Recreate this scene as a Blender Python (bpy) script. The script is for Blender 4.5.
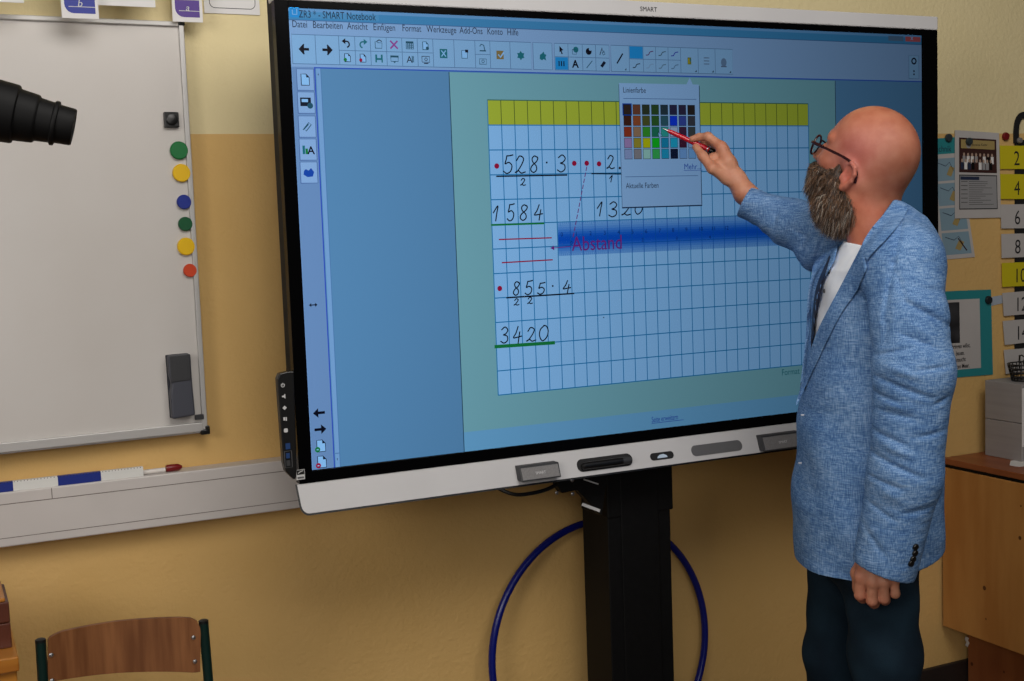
import bpy, bmesh, math, random
import numpy as np
from mathutils import Vector, Matrix
from mathutils.bvhtree import BVHTree
random.seed(7); rng = np.random.default_rng(7)
sc = bpy.context.scene
C = sc.collection
for o in list(bpy.data.objects): bpy.data.objects.remove(o)

# ------------------------------------------------------------------ camera
W, H = 1024, 681
F = 1240.392
CAM = np.array([-1.52127, -2.44051, 1.46606])
YAW, PITCH, ROLL = -0.44364826, -0.09106831, 0.03632008
def rotm(a, b, c):
    ca, sa = math.cos(a), math.sin(a); Rz = np.array([[ca, -sa, 0], [sa, ca, 0], [0, 0, 1]])
    cb, sb = math.cos(b), math.sin(b); Rx = np.array([[1, 0, 0], [0, cb, -sb], [0, sb, cb]])
    cc, s_ = math.cos(c), math.sin(c); Ry = np.array([[cc, 0, s_], [0, 1, 0], [-s_, 0, cc]])
    return Rz @ Rx @ Ry
RM = rotm(YAW, PITCH, ROLL)
cd = bpy.data.cameras.new('camera'); cam = bpy.data.objects.new('camera', cd); C.objects.link(cam)
cd.sensor_width = 36; cd.lens = F * 36 / W; cd.clip_start = 0.05
m = Matrix(((RM[0, 0], RM[0, 2], -RM[0, 1], CAM[0]), (RM[1, 0], RM[1, 2], -RM[1, 1], CAM[1]),
            (RM[2, 0], RM[2, 2], -RM[2, 1], CAM[2]), (0, 0, 0, 1)))
cam.matrix_world = m
sc.camera = cam
# measuring helpers: where a sight line meets a real plane of the room
def ray(px, py): return RM @ np.array([(px - W / 2) / F, 1.0, -(py - H / 2) / F])
def unax(px, py, ax, val):
    d = ray(px, py); return CAM + d * (val - CAM[ax]) / d[ax]
def un(px, py, Y): return unax(px, py, 1, Y)
def unx(px, py, X): return unax(px, py, 0, X)
def unz(px, py, Z): return unax(px, py, 2, Z)
def unp(px, py, P0, N):
    d = ray(px, py); return CAM + d * (np.dot(np.array(P0) - CAM, N) / np.dot(d, N))

# ------------------------------------------------------------------ light and exposure
sc.view_settings.view_transform = 'Standard'; sc.view_settings.look = 'None'
sc.view_settings.exposure = 0.0; sc.view_settings.gamma = 1.0; sc.view_settings.use_curve_mapping = False
wd = bpy.data.worlds.new('room_ambient'); sc.world = wd; wd.use_nodes = True
bg = wd.node_tree.nodes['Background']; bg.inputs[0].default_value = (1.0, 0.93, 0.85, 1); bg.inputs[1].default_value = 0.04
def area(name, loc, target, size, sizey, power, col):
    l = bpy.data.lights.new(name, 'AREA'); l.shape = 'RECTANGLE'; l.size = size; l.size_y = sizey; l.energy = power; l.color = col
    o = bpy.data.objects.new(name, l); C.objects.link(o); o.location = loc
    o.rotation_euler = (Vector(target) - Vector(loc)).to_track_quat('-Z', 'Y').to_euler()
    return o
area('window_daylight', (-3.3, -2.3, 2.2), (-0.6, 0.2, 1.3), 1.2, 1.1, 32, (1.0, 0.95, 0.9))
area('ceiling_lamps', (-0.5, -1.85, 2.85), (0.1, 0.3, 1.6), 2.2, .9, 38, (1.0, 0.96, 0.91))
area('rear_fill', (-1.6, -3.7, 1.7), (-0.1, 0.3, 1.1), 1.4, 1.0, 17, (1.0, 0.95, 0.9))  # added fill behind the camera, softens the shade under the display
sc.cycles.transparent_max_bounces = 24

# ------------------------------------------------------------------ materials
def s2l(c): return tuple((x / 12.92 if x <= 0.04045 else ((x + 0.055) / 1.055) ** 2.4) for x in c)
def rgb(r, g, b): return s2l((r / 255, g / 255, b / 255))
MATS = {}
def mat(name, col, rough=0.6, metal=0.0, noise=None, nscale=20, bump=0, bscale=200, spec=0.5, stretch=(1, 1, 1), detail=4, coat=0):
    """col linear rgb; noise = second colour mixed by a noise texture"""
    mt = bpy.data.materials.new(name); mt.use_nodes = True; nt = mt.node_tree; b = nt.nodes['Principled BSDF']
    b.inputs['Base Color'].default_value = (*col, 1); b.inputs['Roughness'].default_value = rough
    b.inputs['Metallic'].default_value = metal; b.inputs['Specular IOR Level'].default_value = spec
    b.inputs['Coat Weight'].default_value = coat
    tc = nt.nodes.new('ShaderNodeTexCoord'); mp = nt.nodes.new('ShaderNodeMapping'); mp.inputs['Scale'].default_value = stretch
    nt.links.new(tc.outputs['Object'], mp.inputs['Vector'])
    if noise is not None:
        n = nt.nodes.new('ShaderNodeTexNoise'); n.inputs['Scale'].default_value = nscale; n.inputs['Detail'].default_value = detail
        nt.links.new(mp.outputs[0], n.inputs['Vector'])
        r = nt.nodes.new('ShaderNodeValToRGB'); r.color_ramp.elements[0].position = 0.35; r.color_ramp.elements[1].position = 0.65
        r.color_ramp.elements[0].color = (*col, 1); r.color_ramp.elements[1].color = (*noise, 1)
        nt.links.new(n.outputs['Fac'], r.inputs[0]); nt.links.new(r.outputs[0], b.inputs['Base Color'])
    if bump:
        n2 = nt.nodes.new('ShaderNodeTexNoise'); n2.inputs['Scale'].default_value = bscale; n2.inputs['Detail'].default_value = 3
        nt.links.new(tc.outputs['Object'], n2.inputs['Vector'])
        bp = nt.nodes.new('ShaderNodeBump'); bp.inputs['Strength'].default_value = bump; bp.inputs['Distance'].default_value = 0.002
        nt.links.new(n2.outputs['Fac'], bp.inputs['Height']); nt.links.new(bp.outputs[0], b.inputs['Normal'])
    MATS[name] = mt
    return mt
def emit(name, col, strength=1.0):
    mt = bpy.data.materials.new(name); mt.use_nodes = True; nt = mt.node_tree
    for n in list(nt.nodes): nt.nodes.remove(n)
    e = nt.nodes.new('ShaderNodeEmission'); e.inputs[0].default_value = (*col, 1); e.inputs[1].default_value = strength
    o = nt.nodes.new('ShaderNodeOutputMaterial'); nt.links.new(e.outputs[0], o.inputs[0])
    return mt

# ------------------------------------------------------------------ mesh helpers
class MB:
    def __init__(s): s.v = []; s.f = []; s.m = []; s.sm = []; s.mats = []
    def mi(s, mt):
        if mt not in s.mats: s.mats.append(mt)
        return s.mats.index(mt)
    def add(s, vs, fs, mt, smooth=False):
        n = len(s.v); s.v.extend([tuple(float(c) for c in v) for v in vs]); k = s.mi(mt)
        for f in fs: s.f.append(tuple(int(i) + n for i in f)); s.m.append(k); s.sm.append(smooth)
        return s
    def box(s, lo, hi, mt):
        x0, y0, z0 = lo; x1, y1, z1 = hi
        return s.add([(x0, y0, z0), (x1, y0, z0), (x1, y1, z0), (x0, y1, z0), (x0, y0, z1), (x1, y0, z1), (x1, y1, z1), (x0, y1, z1)],
              [(0, 3, 2, 1), (4, 5, 6, 7), (0, 1, 5, 4), (1, 2, 6, 5), (2, 3, 7, 6), (3, 0, 4, 7)], mt)
    def prism(s, poly, y0, y1, mt, fn=None):
        """poly = list of (x,z), extruded from y0 (front) to y1 (back); fn maps (x,y,z)"""
        n = len(poly)
        ar = sum(poly[i][0] * poly[(i + 1) % n][1] - poly[(i + 1) % n][0] * poly[i][1] for i in range(n))
        if ar < 0: poly = poly[::-1]
        vs = [(x, y0, z) for x, z in poly] + [(x, y1, z) for x, z in poly]
        if fn: vs = [fn(*v) for v in vs]
        fs = [tuple(range(n)), tuple(range(2 * n - 1, n - 1, -1))] + [((i + 1) % n, i, i + n, (i + 1) % n + n) for i in range(n)]
        return s.add(vs, fs, mt)
    def flat(s, poly, y, mt, fn=None):
        n = len(poly)
        ar = sum(poly[i][0] * poly[(i + 1) % n][1] - poly[(i + 1) % n][0] * poly[i][1] for i in range(n))
        if ar < 0: poly = poly[::-1]
        vs = [(x, y, z) for x, z in poly]
        if fn: vs = [fn(*v) for v in vs]
        return s.add(vs, [tuple(range(n))], mt)
    def rect(s, x0, z0, x1, z1, y, mt, fn=None):
        return s.flat([(min(x0, x1), min(z0, z1)), (max(x0, x1), min(z0, z1)), (max(x0, x1), max(z0, z1)), (min(x0, x1), max(z0, z1))], y, mt, fn)
    def stroke(s, pts, w, y, mt, fn=None):
        """flat ribbon along 2d points"""
        p = [np.array(q, float) for q in pts]; L = []; R = []
        for i in range(len(p)):
            a = p[max(0, i - 1)]; b = p[min(len(p) - 1, i + 1)]; d = b - a; d /= (np.linalg.norm(d) + 1e-12); nrm = np.array([-d[1], d[0]]) * w / 2
            e = (d * w * .4 if i == len(p) - 1 else (-d * w * .4 if i == 0 else 0))
            L.append(p[i] + nrm + e); R.append(p[i] - nrm + e)
        vs = [(a[0], y, a[1]) for a in L] + [(a[0], y, a[1]) for a in R]
        if fn: vs = [fn(*v) for v in vs]
        n = len(p)
        return s.add(vs, [(i + n, i + 1 + n, i + 1, i) for i in range(n - 1)], mt)
    def tube(s, pts, r, mt, n=12, cap=True, smooth=True):
        p = [np.array(q, float) for q in pts]; k = len(p)
        rr = r if hasattr(r, '__len__') else [r] * k
        t0 = p[1] - p[0]; t0 /= np.linalg.norm(t0); up = np.array([0, 0, 1.]) if abs(t0[2]) < .9 else np.array([1., 0, 0])
        vs = []
        for i in range(k):
            t = p[min(k - 1, i + 1)] - p[max(0, i - 1)]; t /= np.linalg.norm(t)
            a = up - t * up.dot(t); a /= np.linalg.norm(a); b = np.cross(t, a); up = a
            for j in range(n):
                q = 2 * math.pi * j / n; vs.append(p[i] + (a * math.cos(q) + b * math.sin(q)) * rr[i])
        fs = [(i * n + j, i * n + (j + 1) % n, (i + 1) * n + (j + 1) % n, (i + 1) * n + j) for i in range(k - 1) for j in range(n)]
        if cap: fs += [tuple(range(n - 1, -1, -1)), tuple(range((k - 1) * n, k * n))]
        return s.add(vs, fs, mt, smooth)
    def ring(s, pts, r, mt, n=10):
        """closed tube"""
        p = [np.array(q, float) for q in pts]; k = len(p); c = sum(p) / k
        vs = []
        for i in range(k):
            t = p[(i + 1) % k] - p[i - 1]; t /= np.linalg.norm(t); a = p[i] - c; a -= t * a.dot(t); a /= np.linalg.norm(a); b = np.cross(t, a)
            for j in range(n):
                q = 2 * math.pi * j / n; vs.append(p[i] + (a * math.cos(q) + b * math.sin(q)) * r)
        fs = [(i * n + j, i * n + (j + 1) % n, ((i + 1) % k) * n + (j + 1) % n, ((i + 1) % k) * n + j) for i in range(k) for j in range(n)]
        return s.add(vs, fs, mt, True)
    def lathe(s, prof, o, ax, mt, n=32):
        """prof = [(t, r)] along axis ax from o"""
        return s.tube([np.array(o) + np.array(ax) * t for t, r in prof], [max(r, 1e-4) for t, r in prof], mt, n)
    def text(s, string, x, z, size, y, mt, fn=None, align='LEFT', sx=1.0, bold=0.0, shear=0):
        vs, fs = text_mesh(string, align, bold, shear)
        q = [(x + v[0] * size * sx, y, z + v[1] * size) for v in vs]
        if fn: q = [fn(*v) for v in q]
        return s.add(q, fs, mt)
    def build(s, name, parent=None, bevel=0, seg=2, recalc=False):
        me = bpy.data.meshes.new(name); me.from_pydata(s.v, [], s.f)
        for mt in s.mats: me.materials.append(mt)
        me.polygons.foreach_set('material_index', s.m); me.polygons.foreach_set('use_smooth', s.sm); me.update()
        if any(s.sm): me.set_sharp_from_angle(angle=math.radians(38))
        if recalc:
            bm = bmesh.new(); bm.from_mesh(me); bmesh.ops.recalc_face_normals(bm, faces=bm.faces); bm.to_mesh(me); bm.free()
        o = bpy.data.objects.new(name, me); C.objects.link(o)
        if parent: o.parent = parent
        if bevel:
            b = o.modifiers.new('bevel', 'BEVEL'); b.width = bevel; b.segments = seg; b.limit_method = 'ANGLE'; b.angle_limit = math.radians(40)
        return o
_tc = {}
def text_mesh(string, align='LEFT', bold=0.0, shear=0):
    k = (string, align, bold, shear)
    if k in _tc: return _tc[k]
    cu = bpy.data.curves.new('t', 'FONT'); cu.body = string; cu.align_x = align; cu.offset = bold; cu.shear = shear; cu.resolution_u = 3
    o = bpy.data.objects.new('t', cu); C.objects.link(o); dg = bpy.context.evaluated_depsgraph_get()
    me = o.evaluated_get(dg).to_mesh(); vs = [(v.co.x, v.co.y) for v in me.vertices]
    fs = []
    for p in me.polygons:
        i = list(p.vertices); a = sum(vs[i[j]][0] * vs[i[(j + 1) % len(i)]][1] - vs[i[(j + 1) % len(i)]][0] * vs[i[j]][1] for j in range(len(i)))
        fs.append(tuple(i if a > 0 else i[::-1]))
    o.evaluated_get(dg).to_mesh_clear(); bpy.data.objects.remove(o); bpy.data.curves.remove(cu)
    _tc[k] = (vs, fs); return _tc[k]
def tag(o, label, cat, group=None):
    o['label'] = label; o['category'] = cat
    if group: o['group'] = group
    return o
def struct(o): o['kind'] = 'structure'; return o
def empty(name, loc=(0, 0, 0)):
    o = bpy.data.objects.new(name, None); C.objects.link(o); o.location = loc; o.empty_display_size = .1; return o
def rrect(x0, z0, x1, z1, r, n=5):
    pts = []
    for cx, cz, a0 in ((x1 - r, z1 - r, 0), (x0 + r, z1 - r, 90), (x0 + r, z0 + r, 180), (x1 - r, z0 + r, 270)):
        for i in range(n + 1):
            a = math.radians(a0 + 90 * i / n); pts.append((cx + r * math.cos(a), cz + r * math.sin(a)))
    return pts
def circ(cx, cz, r, n=20, rz=None): return [(cx + r * math.cos(2 * math.pi * i / n), cz + (rz or r) * math.sin(2 * math.pi * i / n)) for i in range(n)]
def crom(pts, n=6):
    p = [np.array(q, float) for q in pts]; p = [2 * p[0] - p[1]] + p + [2 * p[-1] - p[-2]]; out = []
    for i in range(1, len(p) - 2):
        for k in range(n):
            t = k / n
            out.append(.5 * ((2 * p[i]) + (-p[i - 1] + p[i + 1]) * t + (2 * p[i - 1] - 5 * p[i] + 4 * p[i + 1] - p[i + 2]) * t * t + (-p[i - 1] + 3 * p[i] - 3 * p[i + 1] + p[i + 2]) * t ** 3))
    out.append(p[-2]); return out

# ------------------------------------------------------------------ the setting
WY = 0.35                      # wall plane
zsplit = un(240, 134, WY)[2]   # where the cream paint meets the ochre paint
def wall_material():
    mt = bpy.data.materials.new('two_tone_wall_paint'); mt.use_nodes = True; nt = mt.node_tree; b = nt.nodes['Principled BSDF']
    geo = nt.nodes.new('ShaderNodeNewGeometry'); sp = nt.nodes.new('ShaderNodeSeparateXYZ'); nt.links.new(geo.outputs['Position'], sp.inputs[0])
    n = nt.nodes.new('ShaderNodeTexNoise'); n.inputs['Scale'].default_value = 3; n.inputs['Detail'].default_value = 3; nt.links.new(geo.outputs['Position'], n.inputs['Vector'])
    gt = nt.nodes.new('ShaderNodeMath'); gt.operation = 'GREATER_THAN'; gt.inputs[1].default_value = zsplit; nt.links.new(sp.outputs[2], gt.inputs[0])
    def ramp(c1, c2):
        r = nt.nodes.new('ShaderNodeValToRGB'); r.color_ramp.elements[0].position = .3; r.color_ramp.elements[1].position = .7
        r.color_ramp.elements[0].color = (*c1, 1); r.color_ramp.elements[1].color = (*c2, 1); nt.links.new(n.outputs['Fac'], r.inputs[0]); return r
    lo = ramp(rgb(212, 172, 104), rgb(219, 180, 114)); hi = ramp(rgb(230, 214, 168), rgb(224, 208, 160))
    mx = nt.nodes.new('ShaderNodeMixRGB'); nt.links.new(gt.outputs[0], mx.inputs[0]); nt.links.new(lo.outputs[0], mx.inputs[1]); nt.links.new(hi.outputs[0], mx.inputs[2])
    nt.links.new(mx.outputs[0], b.inputs['Base Color']); b.inputs['Roughness'].default_value = .75
    n2 = nt.nodes.new('ShaderNodeTexNoise'); n2.inputs['Scale'].default_value = 90; n2.inputs['Detail'].default_value = 4; nt.links.new(geo.outputs['Position'], n2.inputs['Vector'])
    bp = nt.nodes.new('ShaderNodeBump'); bp.inputs['Strength'].default_value = .5; bp.inputs['Distance'].default_value = .004
    nt.links.new(n2.outputs['Fac'], bp.inputs['Height']); nt.links.new(bp.outputs[0], b.inputs['Normal'])
    return mt
wm = wall_material()
struct(MB().box((-3.2, WY, 0), (3.4, WY + .15, 2.9), wm).build('wall_back'))
fl = mat('grey_brown_linoleum', rgb(96, 78, 60), .4, noise=rgb(84, 68, 52), nscale=12)
struct(MB().box((-3.2, -3.8, -.1), (3.4, WY, 0), fl).build('floor'))
bb = mat('dark_baseboard', rgb(38, 32, 30), .5)
struct(MB().box((-3.2, WY - .015, 0), (3.4, WY, .083), bb).build('baseboard_back', bevel=.003))

# ------------------------------------------------------------------ common materials
black = mat('black_plastic', rgb(14, 14, 15), .35)
blackm = mat('matte_black_metal', rgb(9, 9, 10), .6, noise=rgb(12, 12, 13), nscale=60, spec=.2)
gloss = mat('black_bezel_glass', rgb(4, 4, 5), .22, spec=.08)
white_pl = mat('white_plastic', rgb(200, 199, 200), .4, noise=rgb(196, 195, 196), nscale=8)
grey_pl = mat('grey_plastic', rgb(96, 96, 98), .5)
dgrey = mat('dark_grey_plastic', rgb(52, 53, 56), .5, bump=.1)
printw = mat('printed_white', rgb(200, 200, 200), .6)
ink = mat('black_ink', rgb(20, 20, 24), .7)
paper = mat('white_paper', rgb(224, 222, 222), .7, noise=rgb(220, 218, 216), nscale=6)
steel = mat('steel', rgb(180, 180, 182), .35, 1.0)

# ------------------------------------------------------------------ interactive display
disp = empty('interactive_display', (-.08, .12, 0))
tag(disp, 'large touchscreen display on a black lift column showing a maths worksheet program', 'display')
OFF = Vector((.08, -.12, 0))
def D(mb, name, parent=None, **k):
    o = mb.build(name, parent or disp, **k)
    if parent is None: o.location = OFF
    return o
zc = 1.45; AX, AZ = .825, .464
bx0, bx1 = -.8530, .873; bzt = zc + .478; bzb = zc - .489
# bezel: a frame around the active area + housing behind it
mb = MB()
mb.box((bx0, -.004, bzb), (-AX, .02, bzt), gloss); mb.box((AX, -.004, bzb), (bx1, .02, bzt), gloss)
mb.box((-AX, -.004, zc + AZ), (AX, .02, bzt), gloss); mb.box((-AX, -.004, bzb), (AX, .02, zc - AZ), gloss)
D(mb, 'bezel', bevel=.001)
D(MB().box((bx0 + .004, .02, bzb + .002), (bx1 - .004, .075, bzt + .03), blackm), 'housing', bevel=.008)
tp = MB().box((bx0 + .002, -.006, bzt), (bx1, .05, bzt + .034), white_pl)
top = D(tp, 'top_strip', bevel=.003)
D(MB().text('SMART', un(647, 8, 0)[0], bzt + .0115, .0145, -.0068, ink, align='CENTER'), 'brand_lettering', parent=top)
# lower white bar: wedge shaped with rounded left corner, slopes outwards
zb0 = zc - .5475
def bar_y(z):   # front surface depth
    t = (z - zb0) / (bzb - zb0); return -.030 + t * .022
def wf(x, y, z): return (x, bar_y(z) + y, z)
bl0 = bx0 - .0095
barpoly = [(bl0 + .001, bzb)] + [(bl0 + .02 - .017 * math.cos(a), zb0 + .02 - .02 * math.sin(a)) for a in np.linspace(0.1, math.pi / 2, 6)] + \
          [(bx1 - .02 + .017 * math.cos(a), zb0 + .02 - .02 * math.sin(a)) for a in np.linspace(math.pi / 2, 0.1, 6)] + [(bx1, bzb)]
n = len(barpoly); mb = MB()
vs = [wf(x, 0, z) for x, z in barpoly] + [(x * .992, .012, z) for x, z in barpoly]
fs = [tuple(range(n)), tuple(range(2 * n - 1, n - 1, -1))] + [((i + 1) % n, i, i + n, (i + 1) % n + n) for i in range(n)]
mb.add(vs, fs, white_pl)
bar = D(mb, 'pen_tray_bar', bevel=.002)
rim = MB(); rim.stroke([(x, z) for x, z in barpoly[:-1]] , .004, -.0006, black, wf)
# thin black under-rim
D(rim, 'lower_rim', parent=bar)
def bxz(px, py):
    z = zc - .52
    for _ in range(6): p = un(px, py, bar_y(z)); z = p[2]
    return p[0], p[2]
def slot(name, a, b, h, fill):
    (xa, za), (xb, zb) = bxz(*a), bxz(*b)
    z = (za + zb) / 2; mbx = MB()
    mbx.prism(rrect(xa, z - h / 2, xb, z + h / 2, h / 2 * .98, 8), -.0012, .002, fill, wf)
    return D(mbx, name, parent=bar), (xa, xb, z)
dark_slot = mat('dark_recess', rgb(20, 20, 22), .7)
s1, q1 = slot('pen_recess', (576.5, 464), (632.5, 461), .027, dark_slot)
s2, q2 = slot('sensor_window', (650, 456.5), (673.5, 455), .016, dark_slot)
s3, q3 = slot('pen_recess', (691, 450), (742, 446), .024, grey_pl)
logo_m = emit('lit_tool_symbol', rgb(190, 205, 220), .6)
lm = MB(); cx = (q2[0] + q2[1]) / 2; cz = q2[2]
lm.flat([(cx - .014, cz - .004), (cx + .014, cz - .004), (cx + .012, cz + .0005), (cx + .004, cz + .004), (cx - .006, cz + .003), (cx - .012, cz)], -.0018, logo_m, wf)
D(lm, 'tool_symbol', parent=s2)
# control panel on the left edge
pl = MB()
def P0(px, py): p = un(px, py, -.004); return p[0], p[2]
cp = [P0(277, 379), P0(279, 373.5), P0(287, 371.5), P0(293.5, 371), P0(296.5, 470), P0(295, 478.8), P0(293, 479), P0(285, 471), P0(283, 463)]
pl.prism(cp, -.008, .012, black)
cpo = D(pl, 'control_panel', bevel=.002)
for k, (px, py) in enumerate(((282, 385), (283, 396), (283.7, 407.5), (284.5, 418.5), (285, 430))):
    x, z = P0(px, py); b = MB()
    if k == 0:
        b.stroke([(x + .0035 * math.sin(a), z + .0035 * math.cos(a)) for a in np.linspace(.6, 5.7, 10)], .0013, -.0106, printw); b.stroke([(x, z), (x, z + .0045)], .0013, -.0106, printw)
    elif k == 1: b.flat([(x - .004, z - .0015), (x - .001, z - .0015), (x + .003, z - .005), (x + .003, z + .005), (x - .001, z + .0015), (x - .004, z + .0015)], -.0106, printw)
    elif k == 2: b.flat([(x - .0045, z), (x, z - .0045), (x + .0045, z), (x, z + .0045)], -.0106, printw)
    elif k == 3: b.rect(x - .004, z - .003, x - .0005, z + .0035, -.0106, printw).rect(x + .0005, z - .004, x + .003, z + .0035, -.0106, printw)
    else: b.flat(rrect(x - .004, z - .004, x + .004, z + .004, .002), -.0106, printw)
    D(b, 'button_symbol', parent=cpo)
b = MB(); usb = mat('usb_blue', rgb(30, 60, 110), .4)
x0, z0 = P0(284.5, 443); x1, z1 = P0(289.5, 448.5); b.rect(x0, z0, x1, z1, -.0105, usb); D(b, 'usb_port', parent=cpo)
b = MB(); x0, z0 = P0(283.5, 451); x1, z1 = P0(291.5, 466.5)
b.stroke([(x0, z0), (x1, z0), (x1, z1), (x0, z1), (x0, z0)], .001, -.0106, grey_pl).rect(x0 + .003, z0 - .004, x1 - .004, (z0 + z1) / 2 + .002, -.0105, usb).rect(x0 + .003, (z0 + z1) / 2 - .002, x1 - .004, z1 + .003, -.0105, dgrey)
D(b, 'input_port', parent=cpo)
b = MB(); x0, z0 = P0(296, 470); x1, z1 = P0(305, 479)
b.rect(x0, z0, x1, z1, -.0046, printw).rect(x0 + .001, z0 - .001, x1 - .001, (z0 + z1) / 2, -.005, black).stroke([(x0 + .004, z0 - .007), (x0 + .009, z0 - .004), (x1 - .004, z0 - .003)], .0015, -.0054, printw).rect(x0 + .002, z1 + .002, x1 - .002, z1 + .006, -.005, grey_pl)
D(b, 'energy_sticker')
# lift column, head and brackets
cxl, cxr = -.195, .037
colY0 = .075
a = un(582, 505, .20); b_ = un(670, 505, colY0); cxl, cxr = a[0], b_[0]
D(MB().box((cxl, colY0, .1), (cxr, .20, zc - .3), blackm).box((cxl + .035, colY0 - .004, .1), (cxr - .035, colY0, zc - .3), blackm), 'lift_column', bevel=.006)
D(MB().box((cxl - .002, .072, un(600, 520, .077)[2]), (cxr + .008, .203, zc - .2), blackm), 'column_head', bevel=.004)
h1 = MB(); A = un(556, 481, .06); B = un(600, 514, .06)
h1.prism([(A[0], A[2] + .05), (A[0], A[2] - .012), (A[0] + .01, A[2] - .028), (A[0] + .05, A[2] - .026), (B[0], B[2] - .004), (B[0] + .02, B[2] + .1)], .05, .078, blackm)
br = D(h1, 'mount_bracket', bevel=.002)
e1, e2 = un(583, 504.5, .047), un(599, 510.5, .047)
D(MB().stroke([(e1[0], e1[2]), (e2[0], e2[2])], .007, .047, printw), 'bracket_edge', parent=br)
e1, e2 = un(584, 479.5, .047), un(598, 484, .047)
D(MB().stroke([(e1[0], e1[2]), (e2[0], e2[2])], .003, .047, printw), 'bracket_edge', parent=br)
for q in ((572.5, 480.5), (573, 494), (557, 493)):
    e = un(*q, .047); D(MB().lathe([(0, .004), (-.003, .004), (-.004, .002)], (e[0], .05, e[2]), (0, 1, 0), steel, 10), 'bolt', parent=br)
D(MB().box((cxl - .25, -.20, 0.018), (cxr + .25, .30, .034), blackm).box((cxl - .01, .065, .034), (cxr + .01, .21, .11), blackm), 'floor_base', bevel=.01)
for sx in (-1, 1):
    for yy in (-.17, .27):
        cxm = (cxl + cxr) / 2 + sx * .32
        D(MB().lathe([(-.012, .011), (-.01, .0155), (.01, .0155), (.012, .011)], (cxm, yy, .016), (1, 0, 0), black, 20), 'caster')
cab = [un(px, py, Y) for px, py, Y in ((492, 482, .06), (500, 489, .05), (515, 494.5, .04), (530, 493.5, .04), (545, 490, .045), (556, 485, .055))]
D(MB().tube(crom(cab), .0045, black, 8), 'cable')

# ------------------------------------------------------------------ screen image
# an added absorbing pane dims the picture towards grazing views
def em(r, g, b, k=1.0):
    c = rgb(r, g, b); g0 = GAIN
    return emit('screen_colour', tuple(max(0, x) * y * k for x, y in zip(c, g0)))
KD = 4.3
GAIN = (.80 * math.exp(KD * 1.08),) * 3
LAY = .0002
def L(i): return .003 - i * LAY
def S(px, py): p = un(px, py, 0); return p[0], p[2]
sm = MB(); X0, X1, Z0, Z1 = -AX, AX, zc - AZ, zc + AZ
# colours as the panel shows them (seen nearly head-on)
cUI = em(122, 166, 214); cBG = em(86, 138, 184); cPage = em(114, 170, 186); cTitle = em(60, 134, 188); cMenu = em(128, 168, 216)
cWhite = em(136, 192, 246); cYel = em(166, 184, 58); cLine = em(8, 118, 180); cDark = em(14, 24, 44); cBtn = em(128, 176, 222); cRed = em(150, 18, 62)
cBlueL = em(20, 70, 170); cGreen = em(20, 120, 60); cSep = em(78, 116, 158); cSel = em(30, 140, 214); cPop = em(138, 182, 232); cIcon = em(30, 80, 104)
cMag = em(108, 36, 130); cLow = em(104, 166, 212); cPur = em(112, 48, 128); cInk = em(8, 12, 28); cTeal = em(24, 108, 124)
sm.rect(X0, Z0, X1, Z1, L(0), cBG)
# title bar, menu, tool bar
zt = S(288, 19)[1] ; zm = S(290, 31)[1]; ztb = S(297, 66.5)[1]
# title bar in three tones, left to right
sm.rect(X0, zt, X1, Z1, L(1), cTitle); sm.rect(X0, Z1 - .006, X1, Z1, L(2), em(96, 152, 206))
sm.rect(X0 + .03, zt + .004, X0 + .19, Z1 - .006, L(2), em(72, 142, 194))
sm.rect(X0, ztb, X1, zt, L(1), cMenu)
sm.rect(X0, zt - .0015, X1, zt, L(2), em(60, 100, 150))
xt0 = X0
def tx(s_, px, py, size, m_=None, lay=6, **k):
    x, z = S(px, py); sm.text(s_, x, z, size, L(lay), m_ or cDark, **k)
x, z = S(290, 17); sm.flat(rrect(x, z, x + .021, z + .022, .003), L(3), cSel); sm.stroke([(x + .006, z + .014), (x + .006, z + .006), (x + .015, z + .006), (x + .015, z + .017)], .002, L(4), cBtn)
ty = S(299.5, 17.2)[1]
sm.text('ZR3 * - SMART Notebook', S(299, 17)[0], ty, .0205, L(6), cDark, sx=.72)
my = S(293, 28)[1] + .002
for s_, px, py in (('Datei', 292.3, 28), ('Bearbeiten', 313, 28), ('Ansicht', 347.5, 30), ('Einfügen', 373.5, 31), ('Format', 402.5, 32), ('Werkzeuge', 427, 33.5), ('Add-Ons', 460, 35), ('Konto', 487.5, 36), ('Hilfe', 507.5, 37)):
    sm.text(s_, S(px, py)[0], my, .0195, L(6), cDark, sx=.74)
# tool bar frames
zr1 = S(293, 34)[1]; zr0 = S(296, 63.5)[1]
def frame(x0, x1, z0=None, z1=None, m_=None, fill=None, w=.0013, lay=3):
    z0 = zr0 if z0 is None else z0; z1 = zr1 if z1 is None else z1
    if fill: sm.rect(x0, z0, x1, z1, L(lay - 1), fill)
    sm.stroke([(x0, z0), (x1, z0), (x1, z1), (x0, z1), (x0, z0)], w, L(lay), m_ or cSep)
XS = lambda px, py=50: S(px, py)[0]
bars = [(292.5, 531.5), (533.5, 552.5), (555, 609.5), (611.3, 733)]
for a, b in bars: frame(XS(a), XS(b), fill=cBtn)
frame(XS(909.5, 60), XS(919.5, 60), fill=cBtn)
zmid = (zr0 + zr1) / 2
def vl(px, h=None): sm.rect(XS(px) - .0006, zr0, XS(px) + .0006, zr1, L(4), cSep)
for px in (316, 339.5, 355.5, 371, 387, 402.5, 418, 433.5, 454.5, 475.5, 490.5, 510.5, 568.5, 582.8, 596, 629.5, 643.5, 656, 668.5, 681, 698.5, 715.5): vl(px)
def hl(a, b): sm.rect(XS(a), zmid - .0006, XS(b), zmid + .0006, L(4), cSep)
hl(339.5, 433.5); hl(475.5, 490.5); hl(555, 609.5); hl(629.5, 681)
zu = (zmid + zr1) / 2; zl = (zmid + zr0) / 2
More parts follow.
